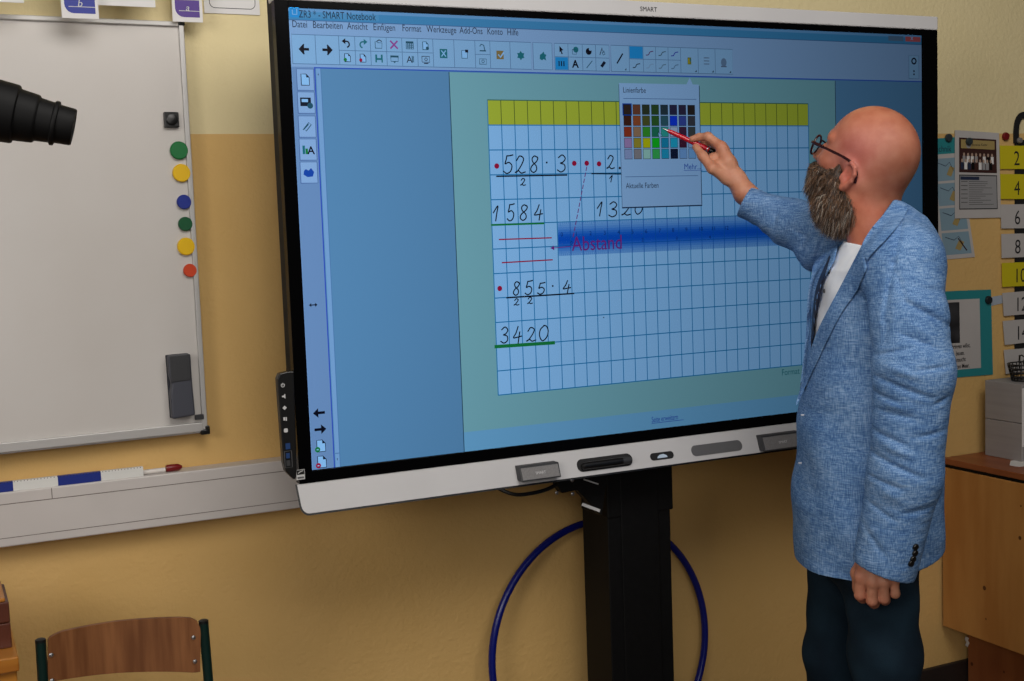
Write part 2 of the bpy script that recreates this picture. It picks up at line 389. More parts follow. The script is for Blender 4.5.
def arrow(px, zz, d, s_=.010, m_=None, lay=5, mbk=None):
    x = XS(px); mk = m_ or cInk
    sm.flat([(x + d * s_, zz), (x, zz + s_), (x, zz - s_)], L(lay), mk); sm.rect(x - d * s_, zz - .0026, x, zz + .0026, L(lay), mk)
    sm.stroke([(x + d * .001, zz + s_ * .9), (x + d * s_, zz), (x + d * .001, zz - s_ * .9)], .003, L(lay), mk)
arrow(304.5, zmid, -1); arrow(327.5, zmid, 1)
def page_ic(x, zz, m_=None, fill=None, s_=.008, lay=5):
    sm.flat([(x - s_ * .75, zz - s_), (x + s_ * .75, zz - s_), (x + s_ * .75, zz + s_ * .4), (x + s_ * .2, zz + s_), (x - s_ * .75, zz + s_)], L(lay - 1), fill or cWhite)
    sm.stroke([(x - s_ * .75, zz - s_), (x + s_ * .75, zz - s_), (x + s_ * .75, zz + s_ * .4), (x + s_ * .2, zz + s_), (x - s_ * .75, zz + s_), (x - s_ * .75, zz - s_)], .0016, L(lay), m_ or cDark)
    sm.flat([(x + s_ * .2, zz + s_), (x + s_ * .75, zz + s_ * .4), (x + s_ * .2, zz + s_ * .4)], L(lay + 1), m_ or cDark)
# undo, redo
for px, d, mk in ((347.5, -1, cInk), (363, 1, cTeal)):
    x = XS(px); pts = [(x + d * .007 * -1 * 0 + d * (.006 - .0), 0)]
    arc = [(x - d * (-.001) - d * .006 * math.cos(t), zu - .002 + .006 * math.sin(t)) for t in np.linspace(-1.2, 1.75, 9)]
    sm.stroke(arc, .003, L(5), mk); e = arc[-1]; sm.flat([(e[0] + d * .009, e[1]), (e[0] + d * .001, e[1] + .006), (e[0] + d * .001, e[1] - .006)], L(6), mk)
page_ic(XS(347.5), zl); sm.flat(circ(XS(347.5) - .005, zl - .004, .0035), L(7), cGreen)
page_ic(XS(363), zl); sm.flat(circ(XS(363) - .005, zl - .004, .0035), L(7), cRed)
x = XS(379); sm.stroke([(x - .007, zu - .008), (x + .007, zu - .008), (x + .008, zu + .003), (x - .001, zu + .003), (x - .003, zu + .005), (x - .007, zu + .005), (x - .007, zu - .008)], .0014, L(5), cIcon); sm.stroke([(x - .003, zu + .006), (x + .002, zu + .009), (x + .007, zu + .006)], .002, L(5), cDark)
sm.rect(x - .008, zl - .008, x + .008, zl + .008, L(5), cTeal); sm.rect(x - .004, zl + .001, x + .004, zl + .008, L(6), cBtn); sm.rect(x - .005, zl - .008, x + .005, zl - .003, L(6), cBtn)
x = XS(394.5); cX = em(140, 70, 150); sm.stroke([(x - .007, zu - .007), (x + .007, zu + .007)], .0035, L(5), cX); sm.stroke([(x - .007, zu + .007), (x + .007, zu - .007)], .0035, L(6), cX)
sm.rect(x - .009, zl + .003, x + .009, zl + .007, L(5), cIcon); sm.stroke([(x - .008, zl + .003), (x - .008, zl - .005), (x + .008, zl - .005), (x + .008, zl + .003)], .0014, L(5), cIcon); sm.flat([(x - .003, zl - .005), (x, zl - .009), (x + .003, zl - .005)], L(5), cIcon)
x = XS(410.5); sm.rect(x - .009, zu - .008, x + .008, zu + .008, L(5), cIcon)
for i in range(4):
    for j in range(3): sm.rect(x - .008 + i * .004, zu - .007 + j * .004, x - .0055 + i * .004, zu - .0045 + j * .004, L(6), cBtn)
sm.text('A', x - .009, zl - .007, .02, L(5), cDark); sm.rect(x + .003, zl - .006, x + .005, zl + .007, L(5), cIcon); sm.rect(x + .006, zl - .006, x + .0075, zl + .007, L(5), cIcon)
x = XS(426); page_ic(x, zu, cIcon); sm.flat(circ(x + .004, zu - .005, .0035), L(7), cIcon)
sm.stroke([(x - .009, zl + .007), (x + .008, zl + .007), (x + .008, zl - .005), (x - .009, zl - .005), (x - .009, zl + .007)], .0014, L(5), cDark); sm.stroke(circ(x, zl + .001, .003, 8) + [(x + .003, zl + .001)], .0013, L(5), cDark); sm.rect(x - .005, zl - .0085, x + .005, zl - .0065, L(5), cDark)
x = XS(444); sm.rect(x - .009, zmid - .01, x + .008, zmid + .009, L(5), cTeal); sm.stroke([(x - .005, zmid - .006), (x + .004, zmid + .005)], .0022, L(6), cWhite); sm.stroke([(x - .005, zmid + .005), (x + .004, zmid - .006)], .0022, L(7), cWhite)
x = XS(465); sm.rect(x - .007, zmid - .009, x + .006, zmid + .007, L(4), cWhite); sm.stroke([(x - .007, zmid - .009), (x + .006, zmid - .009), (x + .006, zmid + .007), (x - .007, zmid + .007), (x - .007, zmid - .009)], .0014, L(5), cIcon); sm.flat([(x + .001, zmid + .003), (x + .008, zmid + .003), (x + .008, zmid + .009), (x + .001, zmid + .009)], L(6), cDark)
x = XS(483); sm.stroke([(x - .006, zu + .003), (x - .003, zu + .007), (x + .003, zu + .005), (x + .005, zu - .005)], .002, L(5), cIcon); sm.rect(x - .007, zu - .008, x + .008, zu - .0055, L(5), cIcon)
sm.stroke([(x - .008, zl - .006), (x + .008, zl - .006), (x + .008, zl + .005), (x - .008, zl + .005), (x - .008, zl - .006)], .0014, L(5), cIcon); sm.stroke(circ(x, zl, .003, 8) + [(x + .003, zl)], .0013, L(5), cIcon)
x = XS(500.5); co = em(128, 112, 70); sm.rect(x - .009, zmid - .009, x + .008, zmid + .009, L(5), co); sm.stroke([(x - .004, zmid), (x, zmid - .005), (x + .008, zmid + .005)], .003, L(6), cWhite)
x = XS(521)
def star(x, z, n_, r1, r2, m_, lay=5, rot=0): sm.flat([(x + (r1 if i % 2 else r2) * math.cos(math.pi * i / n_ + rot), z + (r1 if i % 2 else r2) * math.sin(math.pi * i / n_ + rot)) for i in range(2 * n_)], L(lay), m_)
star(x, zmid, 6, .010, .0065, cTeal)
x = XS(543.5); sm.flat([(x - .009, zmid - .006), (x - .003, zmid - .009), (x, zmid - .006), (x + .007, zmid - .009), (x + .005, zmid - .002), (x + .008, zmid + .003), (x + .003, zmid + .005), (x + .001, zmid + .010), (x - .004, zmid + .005), (x - .008, zmid + .003)], L(5), cTeal)
x = XS(561.5); sm.flat([(x - .004, zu + .009), (x + .006, zu), (x + .001, zu - .001), (x + .004, zu - .008), (x + .001, zu - .009), (x - .001, zu - .003), (x - .004, zu - .005)], L(5), cInk)
sm.rect(XS(555) + .001, zr0 + .001, XS(568.5) - .001, zmid - .001, L(4), cSel)
for k in (-.006, 0, .006): sm.rect(x + k - .0014, zl - .006, x + k + .0014, zl + .005, L(5), cDark)
x = XS(575.5); sm.flat(circ(x + .002, zu + .002, .0065), L(5), cTeal); sm.stroke([(x - .007, zu + .002), (x - .007, zu - .008), (x + .003, zu - .008), (x + .003, zu + .002), (x - .007, zu + .002)], .0013, L(6), cIcon)
sm.text('A', x - .008, zl - .008, .023, L(5), cInk, bold=.03)
x = XS(589.5); sm.flat(circ(x - .001, zu - .001, .0075), L(5), cInk); sm.flat(circ(x + .003, zu + .004, .0035), L(6), cBtn); sm.stroke([(x - .007, zl - .008), (x + .007, zl + .007)], .0018, L(5), cIcon)
x = XS(603); sm.stroke([(x - .007, zu - .007), (x - .001, zu + .008), (x + .002, zu - .002)], .002, L(5), cDark); sm.stroke([(x - .001, zu - .003), (x + .004, zu + .001), (x + .006, zu - .006), (x + .001, zu - .008), (x - .001, zu - .003)], .0016, L(5), cIcon)
sm.flat([(x - .007, zl - .003), (x + .002, zl + .008), (x + .008, zl + .004), (x - .001, zl - .007)], L(5), cDark)
x = XS(620.5); sm.stroke([(x - .008, zmid - .010), (x + .006, zmid + .010)], .0035, L(5), cDark); sm.flat([(x + .011, zr0 + .003), (x + .015, zr0 + .003), (x + .015, zr0 + .008)], L(5), cInk)
sm.rect(XS(629.5) + .001, zmid + .001, XS(643.5) - .001, zr1 - .001, L(5), cSel)
cols = [None, em(90, 60, 110), em(70, 100, 120), em(50, 60, 170), em(40, 60, 80), em(120, 160, 200), em(90, 124, 150), em(84, 120, 156)]
for i, px in enumerate((636.5, 650, 662.5, 675)):
    for j, zz in enumerate((zu, zl)):
        m_ = cols[i + 4 * j]
        if m_: x = XS(px); sm.stroke(crom([(x - .009, zz - .005), (x - .003, zz - .004), (x + .001, zz + .002), (x + .009, zz + .004)], 4), .0022, L(5), m_)
x = XS(690); sm.rect(x - .006, zmid - .009, x + .004, zmid + .007, L(5), em(110, 120, 50)); sm.rect(x - .004, zmid - .007, x - .001, zmid + .005, L(6), em(170, 160, 40)); sm.rect(x, zmid - .002, x + .003, zmid + .005, L(6), cTeal)
x = XS(707)
for k in (-.007, 0, .007): sm.rect(x - .008, zmid + k - .0008, x + .007, zmid + k + .0012, L(5), em(84, 104, 136))
x = XS(724); sm.flat(circ(x, zmid - .002, .008, 12, .010), L(5), em(94, 124, 160)); sm.rect(x - .008, zmid - .013, x + .008, zmid - .010, L(5), em(84, 104, 136))
for px in (696, 713, 730.5): x = XS(px); sm.flat([(x - .003, zr0 + .003), (x + .002, zr0 + .003), (x + .002, zr0 + .008)], L(5), cInk)
x = XS(914.5, 60); zg = S(914, 61)[1]; sm.stroke(circ(x, zg, .007, 10) + [(x + .007, zg)], .004, L(5), cDark); zg = S(914, 73)[1]; sm.flat(circ(x, zg + .005, .0025), L(5), cDark); sm.flat(circ(x, zg - .003, .0025), L(5), cDark)
# window buttons
zwb = S(915, 40)[1]
sm.rect(XS(889, 37), zt + .006, XS(904, 37), Z1 - .004, L(4), em(84, 116, 150)); sm.rect(XS(906, 37), zt + .006, XS(921, 37), Z1 - .004, L(4), em(178, 88, 96))
sm.text('x', XS(911, 37), zt + .010, .018, L(6), cWhite)
# left column with tabs
xs1 = S(315, 70)[0]; xs2 = S(321, 75)[0]
sm.rect(X0, Z0, xs1, ztb, L(1), em(104, 142, 192)); sm.rect(xs1 - .001, Z0, xs1 + .0012, ztb, L(3), em(40, 70, 190)); sm.rect(xs1 + .003, Z0, xs2, ztb, L(2), em(116, 162, 214))
sm.rect(xs2, Z0, xs2 + .0015, ztb, L(2), em(76, 124, 176))
sm.rect(xs1, ztb - .0025, X1, ztb, L(3), em(40, 84, 190))
sm.flat([(xs1 + .008, ztb - .016), (xs2 - .006, ztb - .016), ((xs1 + xs2) / 2 + .001, ztb - .011)], L(4), cDark)
sm.flat([(xs1 + .008, Z0 + .018), (xs2 - .006, Z0 + .018), ((xs1 + xs2) / 2 + .001, Z0 + .013)], L(4), cDark)
sm.rect(xs1 + .003, Z0 + .028, xs2, Z0 + .0295, L(4), em(70, 110, 170))
for i, py in enumerate((79.5, 102.5, 126.5, 149.5, 172.5)):
    x, z = S(305.5 + i * .9, py); frame(x - .017, x + .018, z - .021, z + .021, em(72, 104, 160), em(132, 172, 222), .0016)
    if i == 0: page_ic(x, z, cDark, None, .011)
    elif i == 1: sm.rect(x - .012, z - .007, x + .010, z + .010, L(5), cDark); sm.rect(x - .009, z + .001, x + .004, z + .007, L(6), cWhite); sm.flat(circ(x + .008, z - .006, .006), L(7), cIcon)
    elif i == 2: sm.stroke([(x - .008, z - .006), (x + .004, z + .008), (x + .009, z + .004), (x - .002, z - .009), (x - .006, z - .005), (x + .003, z + .004)], .0018, L(5), cIcon)
    elif i == 3: sm.rect(x - .011, z - .009, x - .006, z + .008, L(5), cTeal); sm.rect(x - .005, z - .009, x, z + .002, L(5), cGreen); sm.text('A', x - .001, z - .009, .022, L(6), cInk, bold=.02)
    else: sm.flat([(x - .011, z - .004), (x - .003, z - .009), (x + .008, z - .008), (x + .011, z + .001), (x + .005, z + .009), (x, z + .004), (x - .006, z + .007), (x - .010, z + .003)], L(5), cBlueL)
def arr2(px, py, d):
    x, z = S(px, py); s_ = .010
    sm.flat([(x + d * .013, z), (x + d * .002, z + .010), (x + d * .002, z - .010)], L(5), cInk); sm.rect(x - d * .012, z - .0028, x + d * .003, z + .0028, L(5), cInk)
arr2(319.5, 413, -1); arr2(320.5, 429.5, 1)
x, z = S(313.5, 305); sm.rect(x - .006, z - .001, x + .006, z + .001, L(5), cInk); sm.flat([(x - .009, z), (x - .004, z + .004), (x - .004, z - .004)], L(5), cInk); sm.flat([(x + .009, z), (x + .004, z + .004), (x + .004, z - .004)], L(5), cInk)
x, z = S(321.5, 446); page_ic(x, z, cDark, None, .012); sm.flat(circ(x - .008, z - .007, .0055), L(7), cGreen); sm.rect(x - .010, z - .008, x - .006, z - .006, L(8), cWhite)
x, z = S(322.3, 462); page_ic(x, z, cDark, None, .012); sm.flat(circ(x - .008, z - .007, .0055), L(7), cRed); sm.rect(x - .010, z - .008, x - .006, z - .006, L(8), cWhite)
# page
xp0 = S(450.5, 200)[0]; xp0 = (S(449.5, 72)[0] + S(464.5, 448)[0]) / 2; xp1 = S(836, 100)[0]; zp0 = S(465, 432.5)[1]
sm.rect(xp0, Z0, xp1, ztb - .004, L(1), cPage); sm.rect(xp0, Z0, xp1, zp0, L(2), cLow)
sm.rect(xp0 - .001, Z0, xp0 + .0008, ztb - .004, L(4), em(30, 62, 84)); sm.rect(xp1 - .001, zp0, xp1 + .0008, ztb - .004, L(4), em(40, 60, 84))
x, z = S(652, 420); sm.text('Seite erweitern', x, z - .006, .019, L(5), em(20, 50, 170), sx=.62); sm.rect(x, z - .009, x + .088, z - .0078, L(5), em(20, 50, 170))
# grid
gx0, gx1 = -.3985, .4603; gzt, gzb = zc + .2887, zc - .3482; GR = (gzt - gzb) / 12
sm.rect(gx0, gzb, gx1, gzt, L(3), cWhite); sm.rect(gx0, gzt - GR, gx1, gzt, L(4), cYel)
for i in range(28):
    x = gx0 + (gx1 - gx0) * i / 27; sm.rect(x - .0010, gzb, x + .0010, gzt - GR, L(5), cLine); sm.rect(x - .0009, gzt - GR, x + .0009, gzt, L(5), em(78, 100, 40) if i not in (0, 27) else cLine)
for j in range(13):
    z = gzt - GR * j; sm.rect(gx0, z - .0011, gx1, z + .0011, L(6), cLine if j else em(60, 110, 90))
x, z = S(782, 374); sm.text('Format', x, z - .004, .022, L(6), cTeal, sx=.85)
# handwriting
G = {
 '0': [[(.5, 1), (.15, .75), (.1, .35), (.4, .02), (.8, .25), (.9, .65), (.7, .95), (.45, 1)]],
 '1': [[(.1, .55), (.6, 1), (.5, .5), (.4, 0)]],
 '2': [[(.15, .75), (.4, 1), (.75, .85), (.6, .5), (.25, .12), (.05, .05), (.35, .15), (.6, .02), (.95, .08)]],
 '3': [[(.15, .85), (.5, 1), (.8, .8), (.6, .58), (.35, .52), (.75, .42), (.8, .15), (.45, 0), (.1, .12)]],
 '4': [[(.55, 1), (.35, .6), (.1, .32), (.5, .33), (.95, .38)], [(.75, .65), (.68, .3), (.62, -.05)]],
 '5': [[(.35, .95), (.3, .75), (.22, .52), (.55, .6), (.85, .42), (.75, .12), (.4, 0), (.1, .12)], [(.35, .95), (.6, .96), (.9, 1)]],
 '8': [[(.8, .9), (.5, 1), (.25, .85), (.35, .62), (.7, .4), (.75, .15), (.45, 0), (.15, .15), (.25, .4), (.7, .65), (.85, .85), (.75, .95)]],
}
def digit(ch, px, py0, py1, wpx, w=.0028, m_=None, lay=9):
    """digit whose top is py0 and bottom py1, left edge px"""
    x, zt_ = S(px, py0); _, zb_ = S(px, py1); x2 = S(px + wpx, py1)[0]; ww = x2 - x; hh = zt_ - zb_
    for st in G[ch]: sm.stroke(crom([(x + a * ww + b * .12 * ww, zb_ + b * hh) for a, b in st], 5), w, L(lay), m_ or cInk)
for ch, px, a, b, w_ in (('5', 502, 155, 173.5, 11.5), ('2', 514, 156, 173.5, 12), ('8', 529, 156, 172.5, 10), ('3', 556, 155, 172, 11), ('2', 606, 155.5, 169, 9),
                        ('1', 492, 206, 221, 9), ('5', 506, 204, 221, 9), ('8', 518.5, 205, 220.5, 10), ('4', 533, 205, 219.5, 10),
                        ('1', 596, 202, 216, 9), ('3', 607.5, 202, 217, 11), ('2', 621, 205, 215.5, 10), ('0', 634, 204, 214.5, 9),
                        ('8', 512, 282, 295.5, 8.5), ('5', 524, 281, 295, 9), ('5', 536.5, 283, 294.5, 9), ('4', 562, 281, 292.5, 9),
                        ('3', 499.5, 327.5, 343.5, 10), ('4', 512, 327, 343, 10), ('2', 525.5, 328, 342, 11), ('0', 538, 326, 341.5, 11)):
    digit(ch, px, a, b, w_)
for ch, px, a, b, w_ in (('2', 520, 178.5, 185.5, 6), ('1', 609, 175.5, 182, 5), ('2', 513.5, 299, 305.5, 6), ('2', 527, 297.5, 304, 6)): digit(ch, px, a, b, w_, .0024)
for px, py in ((497, 166), (574.5, 163.3), (587, 163.2), (599.3, 163.8), (500, 288.5)): x, z = S(px, py); sm.flat(circ(x, z, .0058), L(9), cRed)
for px, py, r_ in ((547, 162.5, .0022), (620, 168, .003), (553, 286, .0022), (604, 317.5, .0014)): x, z = S(px, py); sm.flat(circ(x, z, r_), L(9), cInk)
def ln(p1, p2, w, m_, lay=9): sm.stroke([S(*p1), S(*p2)], w, L(lay), m_)
ln((497, 176.3), (567, 175), .0032, cInk); ln((592, 173.6), (624, 174), .0028, cInk); ln((507, 297.8), (574, 293.5), .0032, cInk)
ln((492, 225), (544, 223.3), .0040, cGreen); ln((496, 346.7), (554, 342.8), .0075, cGreen)
ln((499.5, 239.5), (551.5, 237.8), .0028, cRed); ln((502.5, 262.7), (552.5, 259.8), .0028, cRed)
p1 = np.array(S(587, 167)); p2 = np.array(S(573, 239))
for k in range(12): sm.stroke([p1 + (p2 - p1) * (k / 12), p1 + (p2 - p1) * ((k + .6) / 12)], .0022, L(9), cPur)
x, z = S(552, 248); sm.flat([(x - .004, z), (x + .006, z + .005), (x + .006, z - .005)], L(10), cMag); ln((553, 248), (571, 246.5), .0016, cMag, 10)
x, z = S(572, 251); sm.text('Abstand', x, z, .046, L(12), cMag, sx=.86)
# ruler picture lying over the grid (three blue bands and tick marks)
rx0, rz1 = S(558, 224); rz0 = S(560, 256)[1]; rx1 = S(835, 215)[0]
rz1 = S(558, 222.5)[1]; nb = 14
for k in range(nb):
    t = k / (nb - 1); e = math.exp(-((t - .52) / .36) ** 2)
    c = tuple(np.array((118, 172, 230)) * (1 - e) + np.array((6, 78, 196)) * e)
    sm.rect(rx0, rz1 + (rz0 - rz1) * k / nb, rx1, rz1 + (rz0 - rz1) * (k + 1) / nb, L(7), em(*c))
for i in range(6, 28):
    x = gx0 + (gx1 - gx0) * i / 27; sm.rect(x - .0008, rz0, x + .0008, rz1, L(7.5), em(8, 84, 176))
z = gzt - GR * 6; sm.rect(rx0, z - .0008, rx1, z + .0008, L(7.5), em(8, 84, 176))
cR1 = em(6, 40, 112); cR2 = em(60, 130, 205)
for i in range(140):
    x = rx0 + .006 + i * .0053
    if x > rx1: break
    sm.rect(x, rz1 - (.004 if i % 5 else .008), x + .0009, rz1, L(8), cR2); sm.rect(x, rz0, x + .0009, rz0 + (.005 if i % 5 else .012), L(8), cR2)
for i in range(13): x = rx0 + .006 + .0365 * i; sm.text(str(i), x, (rz0 * .42 + rz1 * .58), .013, L(9), cR1)
for i in range(5): x = rx0 + .03 + .0925 * i; sm.text(str(i), x, (rz0 * .68 + rz1 * .32), .012, L(9), cR1)
# colour pop-up
pz1 = S(620, 83)[1]; px0 = S(621, 150)[0]; pz0 = S(660, 206)[1]; px1 = S(700.5, 150)[0]
sm.rect(px0 - .001, pz0 - .003, px1 + .002, pz1 - .003, L(10), em(30, 56, 90)); sm.rect(px0, pz0, px1, pz1, L(11), cPop)
x = S(690, 80)[0]; sm.flat([(x - .010, pz1 - .001), (x + .008, pz1 - .001), (x, pz1 + .016)], L(11), cPop)
sm.text('Linienfarbe', S(623, 92.5)[0], S(623, 92.5)[1], .0175, L(13), cDark, sx=.78)
zz = S(650, 99)[1]; sm.rect(px0 + .01, zz, px1 - .008, zz + .0012, L(12), em(60, 100, 150))
PAL = ["302420 6a4030 2c3828 2a4a28 243844 282848 2c2844 282424", "402018 8a4a2c 4c5428 2c5a28 2c5868 0c38d8 34489c 383c48",
       "8c3420 90745c 34902c 1c7058 2c9c98 a0b8d8 402440 3c4448", "9880b4 948c30 b4bc10 10b420 1484b0 20a4cc 401c34 88a8d0", "8498c8 808088 90c4c0 34a854 1c94c0 101c38 6c9cd8 6ca0d8"]
for j, row in enumerate(PAL):
    for i, hx in enumerate(row.split()):
        x, z = S(628.3 + i * 9.15 + j * .5, 109 + j * 10.8 - i * .0); x = px0 + .0195 + i * .0246; z = pz1 - .0585 - j * .0250
        c = tuple(int(hx[k:k + 2], 16) for k in (0, 2, 4))
        s_ = .0103; sm.rect(x - s_, z - s_ * 1.12, x + s_, z + s_ * 1.12, L(12), cDark); s_ = .0094; sm.rect(x - s_, z - s_ * 1.12, x + s_, z + s_ * 1.12, L(13), em(*c))
        if i == 0 and j == 0: s_ = .0124; sm.rect(x - s_, z - s_ * 1.1, x + s_, z + s_ * 1.1, L(11.5), cBlueL)
x, z = S(684, 168.5); sm.text('Mehr...', x, z - .002, .019, L(13), cBlueL, sx=.9); sm.rect(x, z - .005, x + .053, z - .004, L(13), cBlueL)
zz = S(660, 176.5)[1]; sm.rect(px0 + .01, zz, px1 - .008, zz + .0012, L(12), em(60, 100, 150))
x, z = S(626, 187.5); sm.text('Aktuelle Farben', x, z - .002, .0175, L(13), cDark, sx=.78)
x, z = S(658, 132); sm.flat([(x, z), (x + .012, z - .008), (x + .006, z - .009), (x + .003, z - .015)], L(14), cWhite); sm.stroke([(x, z), (x + .012, z - .008), (x + .006, z - .009), (x + .003, z - .015), (x, z)], .001, L(15), cDark)
scr = D(sm, 'screen')
# added absorbing pane, imitates the panel's dimming at oblique views
pane = bpy.data.materials.new('added_dimming_pane'); pane.use_nodes = True; nt = pane.node_tree
for n_ in list(nt.nodes): nt.nodes.remove(n_)
tb = nt.nodes.new('ShaderNodeBsdfTransparent'); gl = nt.nodes.new('ShaderNodeBsdfGlossy'); gl.inputs['Roughness'].default_value = .35
mx = nt.nodes.new('ShaderNodeMixShader'); mx.inputs[0].default_value = .012; nt.links.new(tb.outputs[0], mx.inputs[1]); nt.links.new(gl.outputs[0], mx.inputs[2])
va = nt.nodes.new('ShaderNodeVolumeAbsorption'); va.inputs['Color'].default_value = (0, 0, 0, 1)
PT = .004; va.inputs['Density'].default_value = KD / PT
out = nt.nodes.new('ShaderNodeOutputMaterial'); nt.links.new(mx.outputs[0], out.inputs['Surface']); nt.links.new(va.outputs[0], out.inputs['Volume'])
D(MB().box((-AX, -.0042, zc - AZ), (AX, -.0002, zc + AZ), pane), 'dimming_slab', parent=scr)
plate_m = mat('eraser_plate', rgb(128, 126, 126), .45, noise=rgb(118, 116, 116), nscale=300)
# ------------------------------------------------------------------ things in the pen tray
def tray_eraser(tlx, tly, brx, bry, label, p1x=None):
    (xa, za), (xb, zb_) = bxz(tlx, tly), bxz(brx, bry)
    z0, z1 = min(za, zb_), max(za, zb_); yc = bar_y((z0 + z1) / 2)
    t = empty('tray_eraser', (xa, yc, z0)); tag(t, label, 'eraser', None)
    def f(x, y, z): return (x - xa, bar_y(z) + y - yc, z - z0)
    b = MB(); b.prism([(xa, z0), (xb, z0), (xb, z1), (xa, z1)], -.022, .0, dgrey, f); b.build('eraser_body', t, bevel=.002)
    w = .0035; b = MB(); b.prism([(xa + w, z0 + w), (xb - w, z0 + w), (xb - w, z1 - w), (xa + w, z1 - w)], -.0235, -.0215, plate_m, f); fp = b.build('face_plate', t, bevel=.0005)
    b = MB(); b.text('SMART', (xa + xb) / 2, (z0 + z1) / 2 - .003, .008, -.0238, printw, f, align='CENTER'); b.build('lettering', fp)
    return t
tray_eraser(514.5, 465.5, 557, 475.5, 'grey box eraser on the left end of the white pen tray bar', )
tray_eraser(755.5, 435, 798, 445.5, 'grey box eraser on the pen tray bar right next to the man')
xa, xb, z = q1; yc = bar_y(z) - .008
t = empty('stylus', (xa, yc, z)); tag(t, 'black stylus pen lying in the left recess of the pen tray bar', 'pen')
b = MB().lathe([(.008, .004), (.012, .0085), (.10, .009), (.112, .0085)], (0, 0, 0), (1, 0, 0), black, 20); b.build('barrel', t)
b = MB().lathe([(.112, .0088), (xb - xa - .01, .008), (xb - xa - .007, .004)], (0, 0, 0), (1, 0, 0), dgrey, 20); b.build('cap', t)

# ------------------------------------------------------------------ hula hoop
hoop_b = mat('blue_hoop_plastic', rgb(10, 22, 110), .25)
pts = []
R_ = .328
for i in range(96):
    a = 2 * math.pi * i / 96; zz = R_ + .045 + R_ * math.sin(a); cx_ = R_ * math.cos(a)
    pts.append((.012 + cx_ * .992, WY - .075 + .05 * (zz - .045) / (2 * R_) + cx_ * .05, zz))
hp = MB().ring(pts, .0095, hoop_b, 12).build('hula_hoop'); hp.location = (0, 0, 0)
tag(hp, 'blue hula hoop leaning on the wall behind the black display column', 'hoop')

# ------------------------------------------------------------------ cable duct with things on it
duct_m = mat('duct_plastic', rgb(206, 200, 196), .45, noise=rgb(200, 194, 190), nscale=5)
DY = WY - .055
dz1 = un(0, 493, DY)[2]; dz0 = un(0, 548, DY)[2]
dct = MB(); seamz = un(0, 505, DY)[2]; seam2 = un(86, 528, DY)[2]
dct.box((-2.6, DY, dz0), (.35, WY, dz1), duct_m); do = dct.build('cable_duct', bevel=.003)
tag(do, 'long pale grey cable duct running along the wall under the whiteboard', 'cable duct')
sd = mat('duct_seam', rgb(120, 112, 106), .8)  # darker tone for the duct's seam and joint lines
b = MB(); b.box((-2.6, DY - .0004, seamz - .0008), (.35, DY + .001, seamz + .0008), sd).box((-2.6, DY - .0004, dz0 + (.018)), (.35, DY + .001, dz0 + .0194), sd); b.build('seam', do)
xj = un(52, 495, DY)[0]; MB().box((xj - .0008, DY - .0004, seamz), (xj + .0008, DY + .001, dz1 - .002), sd).build('joint', do)
# folding rule: link segments
rb = mat('rule_blue', rgb(22, 44, 132), .4); rw = mat('rule_white', rgb(226, 226, 222), .4)
RY = DY + .004
sx = [un(px, py, RY)[0] for px, py in ((-60, 495), (13, 485), (58, 481), (101, 477), (143.5, 472))]
b = MB(); z0 = dz1
for i in range(4): b.box((sx[i], RY, z0), (sx[i + 1], RY + .012, z0 + .0205), rb if i % 2 == 0 else rw)
rl = b.build('wooden_ruler', bevel=.0006)
for i in range(24):
    pass
tk = MB()
for i in range(60):
    x = sx[0] + .01 + i * (sx[4] - sx[0] - .01) / 60
    tk.box((x, RY - .0003, z0 + .0185), (x + .0012, RY + .0004, z0 + .0205), ink)
tk.build('tick_marks', rl)
tag(rl, 'blue and white banded measuring stick lying on the cable duct', 'ruler')
p0 = un(140, 472, DY + .01); p1 = un(164, 469, DY + .01); p2 = un(181, 467, DY + .01); zc2 = dz1 + .0085
t = empty('board_marker', (p0[0], DY + .02, zc2)); tag(t, 'thin white marker with dark red cap on the cable duct beside the ruler', 'marker')
mw = mat('marker_white', rgb(216, 210, 204), .4); mr = mat('cap_dark_red', rgb(120, 18, 22), .35)
l1 = p1[0] - p0[0]; l2 = p2[0] - p0[0]
MB().lathe([(0.0, .0045), (.004, .0055), (l1, .0055)], (0.004, 0, -.003), (1, 0, 0), mw, 16).build('barrel', t)
MB().lathe([(l1 + .002, .0078), (l1 + .01, .0082), (l2 - .008, .0075), (l2, .003)], (0.004, 0, -.0003), (1, 0, 0), mr, 16).build('cap', t)

# ------------------------------------------------------------------ whiteboard (turned a little away from the wall)
BA = math.radians(1.8); BD = np.array([-math.cos(BA), -math.sin(BA), 0]); BN = np.array([-math.sin(BA), math.cos(BA), 0])
B0 = np.array(un(183.5, 24, WY - .035)); B0[1] = WY - .035
ztop = unp(183, 24, B0, BN)[2]; zbot = unp(203, 425, B0, BN)[2]
LEN = 1.5
def WBf(x, y, z): return tuple(B0 - BD * x + BN * y + np.array([0, 0, z - B0[2]]))   # x negative = to the left
def wbc(px, py): p = unp(px, py, B0, BN) ; return -np.dot(p - B0, BD), p[2]
wb_m = mat('whiteboard_enamel', rgb(206, 202, 198), .32, noise=rgb(202, 197, 192), nscale=3, spec=.4)
alu = mat('aluminium_frame', rgb(190, 188, 186), .4, .25)
wb = empty('whiteboard', tuple(B0)); tag(wb, 'large magnetic whiteboard in a thin aluminium frame, hung on the wall at left', 'whiteboard')
def WB(mb_, name, parent=None, **k):
    mb_.v = [tuple(np.array(v) - B0) for v in mb_.v]
    return mb_.build(name, parent or wb, **k)
q = MB(); q.prism([(-LEN, zbot), (-.003, zbot), (-.003, ztop), (-LEN, ztop)], .004, .02, wb_m, WBf); WB(q, 'writing_surface')
q = MB(); fw = .011
q.prism([(-fw, zbot - fw), (0, zbot - fw), (0, ztop + fw * .4), (-fw, ztop + fw * .4)], -.004, .022, alu, WBf); WB(q, 'frame_rail', bevel=.002)
